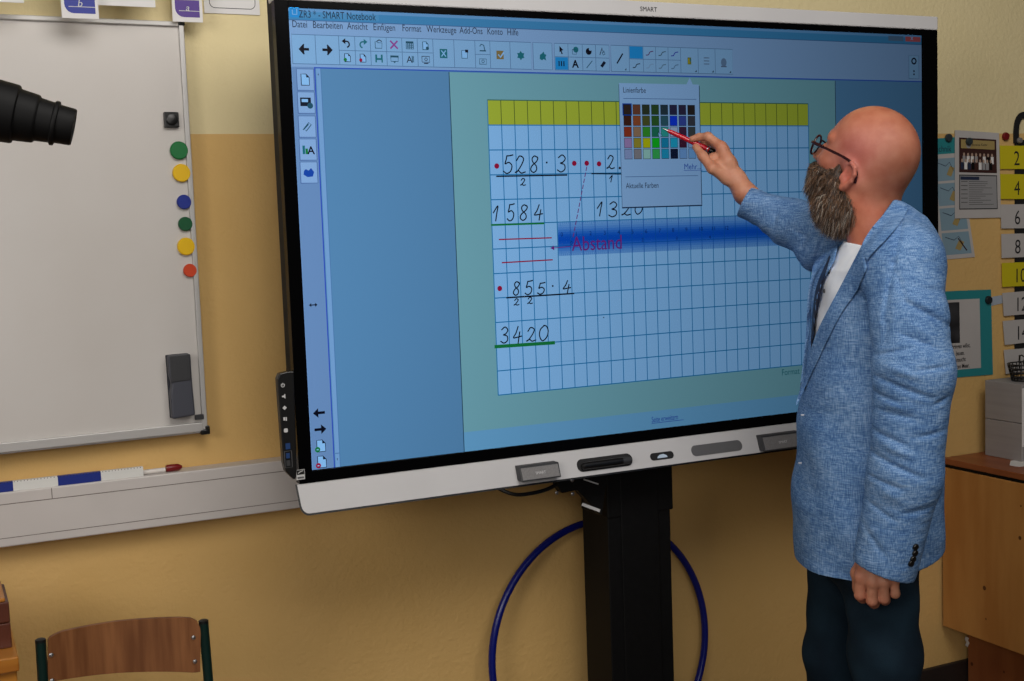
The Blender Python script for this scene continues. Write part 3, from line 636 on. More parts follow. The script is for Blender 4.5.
q = MB(); q.prism([(-LEN, ztop - .006), (-fw, ztop - .006), (-fw, ztop + fw * .4), (-LEN, ztop + fw * .4)], -.004, .022, alu, WBf); WB(q, 'frame_rail', bevel=.002)
q = MB(); q.prism([(-LEN, zbot - fw * 1.2), (-fw, zbot - fw * 1.2), (-fw, zbot + fw * .6), (-LEN, zbot + fw * .6)], -.006, .022, alu, WBf)
q.prism([(-LEN, zbot - fw * 1.6), (-fw, zbot - fw * 1.6), (-fw, zbot - fw * 1.2), (-LEN, zbot - fw * 1.2)], .002, .02, white_pl, WBf); WB(q, 'frame_rail', bevel=.0015)
q = MB(); q.prism([(-.012, ztop - .004), (.002, ztop - .004), (.002, ztop + .007), (-.012, ztop + .007)], -.006, .023, black, WBf); WB(q, 'corner_cap', bevel=.002)
q = MB(); q.prism([(-.016, zbot - fw * 1.9), (.004, zbot - fw * 1.9), (.004, zbot - .002), (-.006, zbot - .002), (-.006, zbot - .010), (-.016, zbot - .010)], -.008, .023, black, WBf); WB(q, 'corner_cap', bevel=.002)
q = MB(); x, z = wbc(199, 416.5); q.prism([(x - .010, z - .006), (x + .009, z - .006), (x + .009, z + .005), (x - .010, z + .005)], -.008, .0, dgrey, WBf); WB(q, 'corner_clip', bevel=.001)
# magnets
MG = dict(green=rgb(8, 110, 52), yellow=rgb(232, 186, 14), blue=rgb(24, 46, 140), dgreen=rgb(8, 84, 48), red=rgb(206, 70, 34))
mgm = {k: mat('magnet_' + k, v, .35) for k, v in MG.items()}
def magnet(px, py, r, mk, label):
    x, z = wbc(px, py); o = WBf(x, .004, z)
    b = MB().lathe([(0, r * .96), (.004, r), (.0075, r * .97), (.009, r * .88)], (0, 0, 0), -BN, mgm[mk], 28)
    ob = b.build('round_magnet'); ob.location = o; tag(ob, label, 'magnet', None)
magnet(179, 150.5, .0198, 'green', 'large bright green round magnet, topmost round one on the whiteboard')
magnet(181.5, 173, .0198, 'yellow', 'yellow round magnet just below the large green magnet on the whiteboard')
magnet(184, 202, .0160, 'blue', 'small blue round magnet on the right edge of the whiteboard')
magnet(185.3, 224, .0158, 'dgreen', 'small dark green round magnet below the blue one on the whiteboard')
magnet(186, 246.5, .0195, 'yellow', 'yellow round magnet just above the small red magnet on the whiteboard')
magnet(190, 270.5, .0148, 'red', 'small orange red round magnet, lowest on the whiteboard')
x, z = wbc(171, 120); t = empty('square_magnet', WBf(x, .004, z)); tag(t, 'black square magnet above the green one on the whiteboard', 'magnet')
f0 = lambda X, Y, Z: tuple(-BD * X + BN * Y + np.array([0, 0, Z]))
MB().prism([(-.0155, -.0165), (.0155, -.0165), (.0155, .0165), (-.0155, .0165)], -.012, 0, black, f0).build('base', t, bevel=.0015)
MB().lathe([(0, .012), (.004, .012), (.005, .010)], f0(0, -.012, 0), -BN, black, 20).build('button', t)
# whiteboard eraser
er = empty('board_eraser', WBf(*[wbc(178, 385)[0], .004, wbc(178, 385)[1]])); tag(er, 'dark grey felt eraser sticking upright near the corner of the whiteboard', 'eraser')
c0 = wbc(178, 385); c1 = [wbc(*q_) for q_ in ((165.5, 355), (188, 353), (192, 414), (170, 418))]
poly = [(a - c0[0], b_2 - c0[1]) for a, b_2 in c1]
mid = lambda a, b_, t_: (a[0] + (b_[0] - a[0]) * t_, a[1] + (b_[1] - a[1]) * t_)
felt = mat('eraser_felt', rgb(58, 60, 68), .9, noise=rgb(50, 52, 60), nscale=80)
ebody = mat('eraser_body', rgb(66, 68, 78), .5)
MB().prism(poly, -.010, 0, felt, f0).build('felt_pad', er, bevel=.002)
top_half = [mid(poly[0], poly[3], .45), mid(poly[1], poly[2], .45), poly[1], poly[0]]
pp = [poly[0], poly[1], mid(poly[1], poly[2], .5), (poly[2][0] + .002, poly[2][1]), poly[3], mid(poly[0], poly[3], .6), (mid(poly[0], poly[3], .45)[0] + .004, mid(poly[0], poly[3], .45)[1]), mid(poly[0], poly[3], .3)]
MB().prism(pp, -.030, -.010, ebody, f0).build('grip', er, bevel=.004)
tb_ = [(a + (.003 if i in (0, 3) else -.003), b_) for i, (a, b_) in enumerate([poly[0], poly[1], mid(poly[1], poly[2], .42), mid(poly[0], poly[3], .42)])]
MB().prism(tb_, -.032, -.029, dgrey, f0).build('grip_pad', er, bevel=.002)

# ------------------------------------------------------------------ alphabet cards at the top of the wall
cblue = mat('card_blue', rgb(50, 60, 150), .6); cviol = mat('card_violet', rgb(84, 56, 140), .6); cline = mat('card_line', rgb(120, 124, 130), .6)
dpaper = mat('dimmed_paper', rgb(188, 184, 182), .7, noise=rgb(182, 178, 176), nscale=6)  # second paper: white toned down to imitate weaker light at the right
WPt = lambda px, py, Y: (un(px, py, Y)[0], un(px, py, Y)[2])
def card(px0_, px1_, pyb, h, Y, label, colour=None, letter=None, lx=None, name='letter_card', group=None, outline=False, pyb2=None):
    xa, za = WPt(px0_, pyb, Y); xb, zb_ = WPt(px1_, pyb2 if pyb2 is not None else pyb, Y); z0 = (za + zb_) / 2
    o = MB(); X = lambda x, y, z: (x - xa, y, z - z0)
    o.prism([(xa, z0), (xb, z0), (xb, z0 + h), (xa, z0 + h)], 0, .002, paper, X)
    if colour:
        g = .006; o.flat([(xa + g, z0 + h - .02), (xa + g, z0 + .028)] + [(xa + g + .018 * (1 - math.cos(a)), z0 + .010 + .018 * (1 - math.sin(a))) for a in np.linspace(0, math.pi / 2, 6)] + [(xb - g, z0 + .010), (xb - g, z0 + h - .02)], -.0004, colour, X)
        o.rect(xa + .014, z0 + .0225, xb - g, z0 + .0238, -.0008, printw, X); o.rect(xa + g, z0 + .046, xb - g, z0 + .0475, -.0008, printw, X)
        o.text(letter, (xa + xb) / 2, z0 + .0235, .020, -.0010, printw, X, align='CENTER', shear=.2)
    if outline:
        pr = rrect(xa + .012, z0 + .012, xb - .01, z0 + h - .012, .012); o.stroke(pr + [pr[0]], .0014, -.0004, ink, X)
    ob = o.build(name); ob.location = (xa, Y, z0); tag(ob, label, 'card', group); return ob
card(62, 99, 18.5, .13, WY - .115, 'white alphabet card with a blue panel above the whiteboard', cblue, 'b')
card(173, 203, 22, .14, WY - .052, 'white alphabet card with a violet panel on the corner of the whiteboard', cviol, 'a')
card(204.5, 260, 13.5, .12, WY - .003, 'plain white card with a thin black outline beside the violet alphabet card', outline=True, pyb2=14.5)
card(89, 155.5, 5, .10, WY - .09, 'blank white card overlapping the blue alphabet card at the top', pyb2=7)
card(-30, 24, 1.0, .10, WY - .12, 'blank white card whose lower edge shows at the top left corner of the photo', pyb2=2.5)

# ------------------------------------------------------------------ studio snoot on a stand (reaches in at the left)
SD = np.array([.86, .30, -.10]); SD /= np.linalg.norm(SD)
def at_depth(px, py, dep): d = ray(px, py); f_ = RM[:, 1]; return CAM + d * dep / np.dot(d, f_)
tipc = at_depth(74, 127.5, 1.53); bc = at_depth(0, 111, 1.505)
SD = (tipc - bc); LL = np.linalg.norm(SD); SD /= LL
snoot_m = mat('black_rubber', rgb(7, 7, 8), .6, noise=rgb(10, 10, 11), nscale=40, spec=.2)
t = empty('studio_light', tuple(bc)); tag(t, 'black stepped snoot of a studio light reaching in front of the whiteboard', 'studio light')
k_ = LL / 76.0; u_ = 1.49 / F
prof = [(-.36, .080), (-.19, .080), (-.185, 42 * u_), (-.10, 40 * u_), (-.0985, 37 * u_), (-.04, 35.5 * u_), (-.038, 32.5 * u_), (k_ * 14, 30 * u_), (k_ * 16, 29.4 * u_), (k_ * 17.5, 26.6 * u_), (k_ * 19, 26.4 * u_), (k_ * 35, 24.8 * u_), (k_ * 37, 24.2 * u_), (k_ * 38.5, 22.2 * u_), (k_ * 53, 20.8 * u_), (k_ * 54, 22.6 * u_), (k_ * 55, 23.0 * u_), (k_ * 57, 23.0 * u_), (k_ * 58, 22.4 * u_), (k_ * 58.8, 19.9 * u_), (k_ * 74, 19.0 * u_), (k_ * 75.6, 18.2 * u_)]
b = MB().lathe(prof + [(k_ * 75, 17.2 * u_), (k_ * 60, 17 * u_)], (0, 0, 0), SD, snoot_m, 40); b.build('snoot', t)
ht = np.array(SD) * -.40
MB().box((-.09, -.09, -.08), (.09, .09, .08), blackm).build('lamp_head', t, bevel=.02).location = Vector(ht)
MB().tube([ht + np.array([0, 0, -.07]), ht + np.array([0, 0, -(bc[2] + ht[2]) + .25])], .012, blackm, 12).build('stand_pole', t)
for i in range(3):
    a = 2 * math.pi * i / 3 + 2.6; top_ = ht + np.array([0, 0, -(bc[2] + ht[2]) + .45]); ft = ht + np.array([.30 * math.cos(a), .30 * math.sin(a), -(bc[2] + ht[2]) + .012])
    MB().tube([top_, ft], .008, blackm, 10).build('leg', t)

# ------------------------------------------------------------------ chair at lower left
CY = -.05
chair = empty('school_chair', (un(120, 640, CY)[0], CY, 0)); tag(chair, 'school chair with curved plywood backrest and dark green steel frame', 'chair')
ply = mat('stained_plywood', rgb(146, 96, 58), .4, noise=rgb(112, 68, 38), nscale=3.2, stretch=(16, 2, 1.2), detail=5)
green_st = mat('dark_green_steel', rgb(10, 38, 34), .3)
ox = chair.location.x
cp = [WPt(*q_, CY) for q_ in ((47, 641), (51, 637), (62, 633), (120, 625), (180, 619), (192, 618.5), (197, 621), (200, 628), (201.5, 665), (200, 671.5), (194, 673), (120, 677), (60, 681), (51, 682), (48, 678), (47, 660))]
cp = [(a - ox, b_) for a, b_ in cp]
xm = sum(a for a, b_ in cp) / len(cp); hw = max(abs(a - xm) for a, b_ in cp)
# curved panel: gridded in x
def panel_at(xx):   # z range at xx
    zs = []
    for i in range(len(cp)):
        a, b_ = cp[i], cp[(i + 1) % len(cp)]
        if (a[0] - xx) * (b_[0] - xx) <= 0 and a[0] != b_[0]: t_ = (xx - a[0]) / (b_[0] - a[0]); zs.append(a[1] + t_ * (b_[1] - a[1]))
    return min(zs), max(zs)
xs_ = np.linspace(min(a for a, _ in cp) + .0002, max(a for a, _ in cp) - .0002, 60); vs = []; nx = len(xs_)
cyv = lambda x: .030 * (1 - ((x - xm) / hw) ** 2)
for yy in (-.005, .005):
    for x in xs_:
        a, b_ = panel_at(x); vs.append((x, cyv(x) + yy, a)); vs.append((x, cyv(x) + yy, b_))
fs = []
for i in range(nx - 1):
    a = 2 * i; o_ = 2 * nx
    fs += [(a, a + 2, a + 3, a + 1), (o_ + a + 1, o_ + a + 3, o_ + a + 2, o_ + a), (a + 1, a + 3, o_ + a + 3, o_ + a + 1), (a + 2, a, o_ + a, o_ + a + 2)]
fs += [(0, 1, o_ + 1, o_), (2 * nx - 1, 2 * nx - 2, o_ + 2 * nx - 2, o_ + 2 * nx - 1)]
backr = MB().add(vs, fs, ply, False).build('backrest', chair)
for px, py in ((51, 655), (52, 680.5), (193.5, 637.5), (195, 661.5)):
    x, z = WPt(px, py, CY); x -= ox
    MB().lathe([(0, .0045), (.002, .004), (.003, .002)], (x, cyv(x) - .005, z), (0, -1, 0), steel, 12).build('screw', backr)
for k, (tp_, bt_) in enumerate((((40.5, 641), (43, 681)), ((203.5, 622), (208.5, 681)))):
    a = WPt(*tp_, CY); b_ = WPt(*bt_, CY); a = (a[0] - ox, 0, a[1]); b_ = (b_[0] - ox, -.0, b_[1]); x = b_[0]; sgn = -1 if k == 0 else 1
    pth = [a, b_, (x, -.01, .46), (x, -.04, .42)]
    MB().tube([a] + crom([b_, (x + .0, -.008, .50), (x, -.04, .435), (x, -.12, .42), (x, -.36, .42)], 5), .0095, green_st, 14).build('side_rail', chair)
    MB().lathe([(-.002, .0098), (.003, .0095), (.005, .006)], a, (0, 0, 1), black, 14).build('end_cap', chair)
    MB().tube([(x, -.08, .42), (x, .04, .012)], .0095, green_st, 12).build('leg', chair)
    MB().tube([(x, -.30, .42), (x, -.37, .012)], .0095, green_st, 12).build('leg', chair)
xa = min(a for a, _ in cp); xb = max(a for a, _ in cp)
MB().prism([(a, b_) for a, b_ in rrect(xa + .005, -.38, xb - .005, -.02, .04)], .43, .442, ply, lambda x, y, z: (x, z, y)).build('seat', chair, bevel=.003, recalc=True)

# ------------------------------------------------------------------ wooden desk end with box, lower left edge
DKY = .05
dz = un(8, 642, DKY)[2]; dx = un(15.5, 650, DKY)[0]
wood_y = mat('varnished_pine', rgb(196, 132, 52), .3, noise=rgb(168, 104, 36), nscale=3, stretch=(1.5, 1.5, 14), detail=5)
wood_d = mat('dark_red_wood', rgb(96, 50, 34), .35, noise=rgb(78, 38, 26), nscale=6)
desk = empty('wooden_desk', (dx, DKY, 0)); tag(desk, 'yellow pine desk whose corner shows at the lower left edge of the photo', 'desk')
MB().box((-.75, -.10, dz - .028), (0, .16, dz), wood_y).build('desk_top', desk, bevel=.003)
MB().box((-.73, -.085, dz - .12), (-.004, .145, dz - .030), wood_y).build('apron', desk, bevel=.003)
for lx in (-.69, -.05):
    for ly in (-.07, .10): MB().box((lx, ly, 0), (lx + .042, ly + .042, dz - .12), wood_y).build('leg', desk, bevel=.003)
bz = un(8, 600, DKY - .04)[2]; bxx = un(9.5, 610, DKY - .04)[0]
t = empty('wooden_box', (bxx, DKY - .04, dz)); tag(t, 'dark red wooden box with a pale lid standing on the pine desk', 'box')
hb = bz - dz
MB().box((-.26, 0, 0), (0, .14, hb * .52), wood_d).build('lower_case', t, bevel=.002)
MB().box((-.26, 0, hb * .535), (0, .14, hb * .96), wood_d).build('upper_case', t, bevel=.002)
MB().box((-.26, .004, hb * .96), (-.006, .136, hb * 1.04), wood_y).build('lid', t, bevel=.002)

# ------------------------------------------------------------------ right side: cabinet and what stands on it
pine = mat('knotty_pine', rgb(190, 136, 74), .42, noise=rgb(172, 116, 58), nscale=2.4, stretch=(6, 6, 1.1), detail=5)
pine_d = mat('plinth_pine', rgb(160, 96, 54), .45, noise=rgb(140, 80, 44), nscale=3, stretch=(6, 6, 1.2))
knot = mat('wood_knot', rgb(88, 48, 22), .5)
PX = 1.219; zlo = .208
ztop_c = unx(947, 462, PX)[2]
cabn = empty('pine_cabinet', (PX, WY - .3, 0)); tag(cabn, 'knotty pine cabinet on a recessed base against the wall at right', 'cabinet')
def CB(mb_, name, par=None, **k):
    mb_.v = [(v[0] - PX, v[1] - (WY - .3), v[2]) for v in mb_.v]; return mb_.build(name, par or cabn, **k)
side = CB(MB().box((PX, -.42, zlo), (PX + .02, WY - .012, ztop_c - .018), pine), 'side_panel', bevel=.002)
CB(MB().box((PX + .021, -.415, zlo), (2.2, WY - .013, ztop_c - .019), pine), 'carcass', bevel=.002)
topm = mat('red_brown_top', rgb(150, 86, 50), .4, noise=rgb(132, 70, 38), nscale=3, stretch=(6, 1, 6))
CB(MB().box((PX + .004, -.41, ztop_c - .017), (2.2, WY - .013, ztop_c - .008), blackm), 'groove_strip')  # dark strip set in the groove below the top board
CB(MB().box((PX - .0, -.42, ztop_c - .008), (2.2, WY - .012, ztop_c + .010), topm), 'top_board', bevel=.002)
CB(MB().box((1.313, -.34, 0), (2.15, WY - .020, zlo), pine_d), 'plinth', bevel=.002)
for px, py, r, xx in ((1020, 538, .006, PX), (984.5, 588, .007, PX), (986, 619, .003, PX), (1021, 506, .003, PX), (972, 664, .006, 1.313), (1004, 672, .004, 1.313)):
    p = unx(px, py, xx); CB(MB().add([(xx - .0004, p[1] + r * .9 * math.cos(a), p[2] + r * math.sin(a)) for a in np.linspace(0, 2 * math.pi, 14)[:-1]], [tuple(range(12, -1, -1))], knot), 'knot', side)
st_ = MB(); p = unx(967, 642, 1.3115)
st_.add([(1.3118, p[1] + a, p[2] + b_) for a, b_ in ((.006, .016), (-.008, .015), (-.004, .006), (-.010, 0), (-.002, -.016), (.008, -.012), (.003, -.002), (.010, .006))], [tuple(range(7, -1, -1))], paper); CB(st_, 'torn_sticker')
ctz = ztop_c + .010
# grey carton
qx = unz(985, 455, ctz); crx = qx[0]; cyb = min(qx[1], WY - .01)
boxm = mat('grey_carton', rgb(150, 146, 146), .6, noise=rgb(142, 138, 138), nscale=2, stretch=(1, 1, 26))
hcar = unx(984.5, 380, crx)[2] - ctz
qf = unx(1021, 470, crx)
yf = unx(1022, 464, crx)[1]
t = empty('grey_carton', (crx, yf, ctz)); tag(t, 'grey ribbed carton of two stacked halves standing on the cabinet', 'box')
MB().box((0, 0, 0), (.34, cyb - yf, hcar * .49), boxm).build('lower_half', t, bevel=.002)
MB().box((0, 0, hcar * .495), (.34, cyb - yf, hcar), boxm).build('upper_half', t, bevel=.002)
MB().box((-.0005, -.0006, .045), (.05, -.0001, hcar * .95), paper).build('white_label', t)
# black basket
bb0 = unz(1012, 382, ctz + hcar); bxl = max(bb0[0], crx + .02)
t = empty('wire_basket', (bxl + .055, min(bb0[1], cyb - .03), ctz + hcar)); tag(t, 'small black mesh basket on top of the grey carton', 'basket')
rb1, rt1, hh = .040, .052, .048
wv = MB(); NW = 22
for j in range(5):
    r = rb1 + (rt1 - rb1) * j / 4; wv.ring([(r * math.cos(a) * 1.1, r * math.sin(a) * .8, .003 + hh * j / 4) for a in np.linspace(0, 2 * math.pi, 33)[:-1]], .0022, black, 6)
for i in range(NW):
    a = 2 * math.pi * i / NW; wv.tube([(rb1 * 1.1 * math.cos(a), rb1 * .8 * math.sin(a), .002), (rt1 * 1.1 * math.cos(a), rt1 * .8 * math.sin(a), hh + .002)], .0015, black, 5)
wv.build('mesh_wall', t)
MB().add([(rb1 * 1.1 * math.cos(a), rb1 * .8 * math.sin(a), .003) for a in np.linspace(0, 2 * math.pi, 33)[:-1]], [tuple(range(32))], black).build('bottom', t)
hd = [(.01, .03, hh), (.012, .032, hh + .018), (.005, .02, hh + .026), (.0, .005, hh + .022)]
MB().tube(crom(hd), .002, black, 6).build('handle', t)
# paper sheet on cabinet edge
p = unz(1022, 466, ctz)
sh = MB().prism([(0, 0), (.16, -.02), (.18, .06), (.05, .075), (-.004, .03)], 0, .0008, paper, lambda x, y, z: (x, z, y)).build('loose_sheet', recalc=True)
p = unz(1009, 465.5, ctz); sh.location = (p[0] + .006, p[1] - .03, ctz + .0001); tag(sh, 'crumpled white sheet lying on the cabinet in front of the carton', 'paper')

# wall papers
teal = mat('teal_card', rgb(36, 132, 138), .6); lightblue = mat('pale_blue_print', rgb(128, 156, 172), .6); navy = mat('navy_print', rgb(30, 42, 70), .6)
maroon = mat('dark_maroon_print', rgb(56, 26, 22), .6); khaki = mat('khaki_print', rgb(160, 140, 88), .6); greyp = mat('grey_print', rgb(150, 150, 152), .6)
skinp = mat('portrait_print', rgb(176, 150, 132), .6); yellowp = mat('yellow_card', rgb(204, 190, 24), .55); photo_d = mat('dark_photo_print', rgb(26, 26, 30), .5, noise=rgb(58, 58, 62), nscale=14)
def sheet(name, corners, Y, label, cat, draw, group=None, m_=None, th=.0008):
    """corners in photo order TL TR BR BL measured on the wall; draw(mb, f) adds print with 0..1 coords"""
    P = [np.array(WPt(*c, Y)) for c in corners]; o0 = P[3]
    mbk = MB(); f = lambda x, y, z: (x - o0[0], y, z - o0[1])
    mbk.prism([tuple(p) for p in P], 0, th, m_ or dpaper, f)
    def uv(u, v):  # u right, v up
        a = P[3] + (P[2] - P[3]) * u; b_ = P[0] + (P[1] - P[0]) * u; return tuple(a + (b_ - a) * v)
    def R(u0, v0, u1, v1, k, mt): mbk.flat([uv(u0, v0), uv(u1, v0), uv(u1, v1), uv(u0, v1)], -.0002 * k, mt, f)
    def T(s_, u, v, size, k, mt, **kw): x, z = uv(u, v); mbk.text(s_, x, z, size, -.0002 * k, mt, f, **kw)
    def P_(pts, k, mt): mbk.flat([uv(*q_) for q_ in pts], -.0002 * k, mt, f)
    def S_(pts, w, k, mt): mbk.stroke([uv(*q_) for q_ in pts], w, -.0002 * k, mt, f)
    if draw: draw(R, T, P_, S_)
    ob = mbk.build(name); ob.location = (o0[0], Y, o0[1]); tag(ob, label, cat, group); return ob
def draw_strip(R, T, P_, S_):
    R(0, .87, 1, 1, 1, teal); T('Technik', .03, .895, .026, 2, navy, sx=.9)
    for i, v in enumerate((.65, .445, .24, .035)):
        R(.1, v, .92, v + .185, 1, lightblue)
        S_([(.2, v + .15), (.45, v + .12), (.6, v + .15), (.7, v + .08)], .002, 2, navy)
        P_([(.45, v + .05), (.6, v + .03), (.75, v + .10), (.6, v + .12)], 2, khaki)
        if i == 3: S_([(.58, v + .13), (.78, v + .03)], .004, 3, maroon)
sheet('picture_strip', ((930, 139), (957, 137), (975, 257), (940.5, 260)), WY - .0025, 'sheet with teal heading and four pale blue pictures, half hidden by the group photo sheet', 'poster', draw_strip)
def draw_group(R, T, P_, S_):
    R(.09, .525, .93, .92, 1, maroon); R(.13, .80, .89, .90, 2, khaki); T('Ameise Kette', .38, .83, .011, 3, ink)
    P_([(.30 + .06 * math.cos(a), .85 + .05 * math.sin(a)) for a in np.linspace(0, 6.28, 12)[:-1]], 3, greyp)
    rr = random.Random(3)
    for row, (v, n_) in enumerate(((.73, 8), (.66, 9))):
        for i in range(n_):
            u = .15 + .72 * (i + .5 * (row == 0)) / n_
            R(u - .03, v - .10, u + .035, v - .015, 3 + row * 2, [navy, greyp, maroon, blackm, paper][rr.randrange(5)])
            P_([(u + .022 * math.cos(a), v + .022 * math.sin(a)) for a in np.linspace(0, 6.28, 9)[:-1]], 4 + row * 2, skinp)
    R(.09, .10, .93, .50, 1, ink); R(.105, .112, .915, .488, 2, greyp); R(.115, .44, .53, .478, 3, navy)
    for i in range(12): R(.13, .42 - i * .024, .27 , .426 - i * .024, 3, ink) if i % 2 == 0 else None; R(.30, .42 - i * .024, .55 + .3 * rr.random(), .4245 - i * .024, 3, ink)
sheet('group_photo_sheet', ((955, 130), (999, 133), (1001, 217.5), (955, 218.5)), WY - .0055, 'white sheet with a group portrait above a framed list, pinned by the number cards', 'poster', draw_group)
def draw_teal(R, T, P_, S_):
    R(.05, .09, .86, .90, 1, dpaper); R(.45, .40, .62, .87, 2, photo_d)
    for i, (s_, u) in enumerate((('beibringen willst,', .48), ('bauen.', .57), ('die Sehnsucht', .47), ('m, weiten Meer.', .475))):
        T(s_, u, .335 - i * .078, .0185, 3, ink, bold=.02, sx=.72)
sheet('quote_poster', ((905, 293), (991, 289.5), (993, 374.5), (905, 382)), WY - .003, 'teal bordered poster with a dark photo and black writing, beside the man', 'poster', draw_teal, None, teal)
bluep = mat('pale_tape', rgb(168, 178, 190), .5)
sheet('tape_strip', ((991, 297), (1003, 295), (1003, 303), (991, 306)), WY - .002, 'pale strip of tape between the teal poster and the number cards', 'tape', None, m_=bluep)
# black strap with loop behind number cards
strap_m = mat('black_strap', rgb(14, 14, 16), .8)
xs0, _ = WPt(1015, 150, WY - .004); xs1_, _ = WPt(1026, 150, WY - .004)
zt_ = un(1018, 140, WY)[2]; zb_ = un(1018, 365, WY)[2]
t = MB(); t.prism([(0, zb_ - zt_), (xs1_ - xs0, zb_ - zt_), (xs1_ - xs0, 0), (0, 0)], 0, .0015, strap_m)
lp = [(-.006, -.02), (-.004, .04), (.004, .075), (.02, .088), (.05, .09), (.08, .07)]
so = t.build('number_strap'); so.location = (xs0, WY - .004, zt_)
lb = MB()
lc = crom([(.004, 0, -.01), (.004, 0, .03), (.012, 0, .06), (.032, 0, .075), (.058, 0, .065), (.066, 0, .03)], 6)
for i in range(len(lc) - 1): pass
n_ = len(lc); th_ = .010; vs = []
for i in range(n_):
    a = lc[max(0, i - 1)]; b_ = lc[min(n_ - 1, i + 1)]; d = b_ - a; d /= np.linalg.norm(d); nn = np.array([-d[2], 0, d[0]])
    for s_ in (th_, -th_):
        for yy in (0, .004): p = lc[i] + nn * s_; vs.append((p[0], yy - .003, p[2]))
fs = []
for i in range(n_ - 1):
    a = 4 * i; b_ = a + 4; fs += [(a, a + 2, b_ + 2, b_), (a + 1, b_ + 1, b_ + 3, a + 3), (a, b_, b_ + 1, a + 1), (a + 2, a + 3, b_ + 3, b_ + 2)]
lb.add(vs, fs, strap_m).build('loop', so, recalc=True)
tag(so, 'black strap hanging behind the number cards at the right edge', 'strap')
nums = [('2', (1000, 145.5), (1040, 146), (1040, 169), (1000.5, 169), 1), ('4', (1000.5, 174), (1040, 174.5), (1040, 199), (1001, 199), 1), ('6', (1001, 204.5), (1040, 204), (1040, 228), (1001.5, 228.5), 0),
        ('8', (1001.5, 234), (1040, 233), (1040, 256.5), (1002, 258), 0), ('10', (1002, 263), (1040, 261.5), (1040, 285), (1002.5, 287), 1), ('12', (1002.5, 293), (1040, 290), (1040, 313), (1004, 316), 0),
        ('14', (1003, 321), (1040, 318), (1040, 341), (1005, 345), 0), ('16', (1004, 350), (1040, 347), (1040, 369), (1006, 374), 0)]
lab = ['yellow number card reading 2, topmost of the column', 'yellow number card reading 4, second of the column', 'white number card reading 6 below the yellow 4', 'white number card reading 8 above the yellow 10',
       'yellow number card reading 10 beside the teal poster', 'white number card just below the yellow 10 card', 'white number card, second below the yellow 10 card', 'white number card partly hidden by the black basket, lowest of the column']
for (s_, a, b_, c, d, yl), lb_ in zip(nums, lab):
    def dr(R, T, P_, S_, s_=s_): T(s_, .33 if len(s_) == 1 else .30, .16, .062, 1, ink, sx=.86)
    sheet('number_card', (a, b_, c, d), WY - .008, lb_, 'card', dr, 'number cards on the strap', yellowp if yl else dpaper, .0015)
def wmag(px, py, r, m_, label, Y=WY - .008):
    p = un(px, py, Y); ob = MB().lathe([(0, r), (.005, r), (.008, r * .85), (.0085, 0)], (0, 0, 0), (0, -1, 0), m_, 24).build('round_magnet'); ob.location = tuple(p); tag(ob, label, 'magnet')
mgrey = mat('magnet_grey', rgb(48, 58, 62), .4); mred2 = mat('magnet_dark_red', rgb(112, 18, 24), .35); mblk = mat('magnet_black', rgb(26, 34, 38), .4)
wmag(948, 138, .0125, mgrey, 'dark grey round magnet on the teal heading left of the group photo sheet', WY - .0035)
wmag(1005, 136.5, .0125, mred2, 'dark red round magnet between the group photo sheet and the strap loop', WY - .003)
wmag(968.5, 141.5, .0115, mgrey, 'grey green round magnet on the group photo sheet', WY - .0075)
wmag(988, 300, .0125, mblk, 'black round magnet on the right border of the teal poster', WY - .0045)
sv = mat('magnet_silver', rgb(150, 146, 144), .3, .5); wmag(1019, 140.5, .009, sv, 'small silver button magnet on the black strap loop', WY - .0075)
#PART3
# ------------------------------------------------------------------ the man
O3 = np.array([.196, -.5, 0.0]); U3 = np.array([.749, -.663, 0]); U3 /= np.linalg.norm(U3); V3 = np.array([-U3[1], U3[0], 0]); W3 = np.array([0, 0, 1.])
R3 = np.array([U3, V3, W3])
def tol(p): return R3 @ (np.array(p) - O3)
CL = tol(CAM)
def ml(px, py, v):            # sight line met with the upright plane at depth v of the man's own frame
    d = R3 @ ray(px, py); return CL + d * (v - CL[1]) / d[1]
def mw3(px, py, Y): return tol(un(px, py, Y))
person_mat = Matrix(((U3[0], V3[0], 0, O3[0]), (U3[1], V3[1], 0, O3[1]), (0, 0, 1, 0), (0, 0, 0, 1)))

def smin(a, b, k):
    h = np.clip(.5 + .5 * (b - a) / k, 0, 1); return b + (a - b) * h - k * h * (1 - h)
def smax(a, b, k): return -smin(-a, -b, k)
def seg(P, a, b, ra, rb, flat_=None):
    a = np.array(a, np.float32); b = np.array(b, np.float32); ab = b - a
    t = np.clip(((P - a) @ ab) / max(1e-9, ab @ ab), 0, 1); d = np.sqrt(((P - a - t[..., None] * ab) ** 2).sum(-1))
    return d - (ra + (rb - ra) * t)
def chain(P, pts, rs, k=.01):
    d = None
    for i in range(len(pts) - 1):
        e = seg(P, pts[i], pts[i + 1], rs[i], rs[i + 1]); d = e if d is None else smin(d, e, k)
    return d
def ell(P, c, r, Rm=None):
    q = P - np.array(c, np.float32)
    if Rm is not None: q = q @ np.array(Rm, np.float32).T
    r = np.array(r, np.float32); k0 = np.sqrt(((q / r) ** 2).sum(-1)); k1 = np.sqrt(((q / r ** 2) ** 2).sum(-1)) + 1e-9
    return k0 * (k0 - 1) / k1
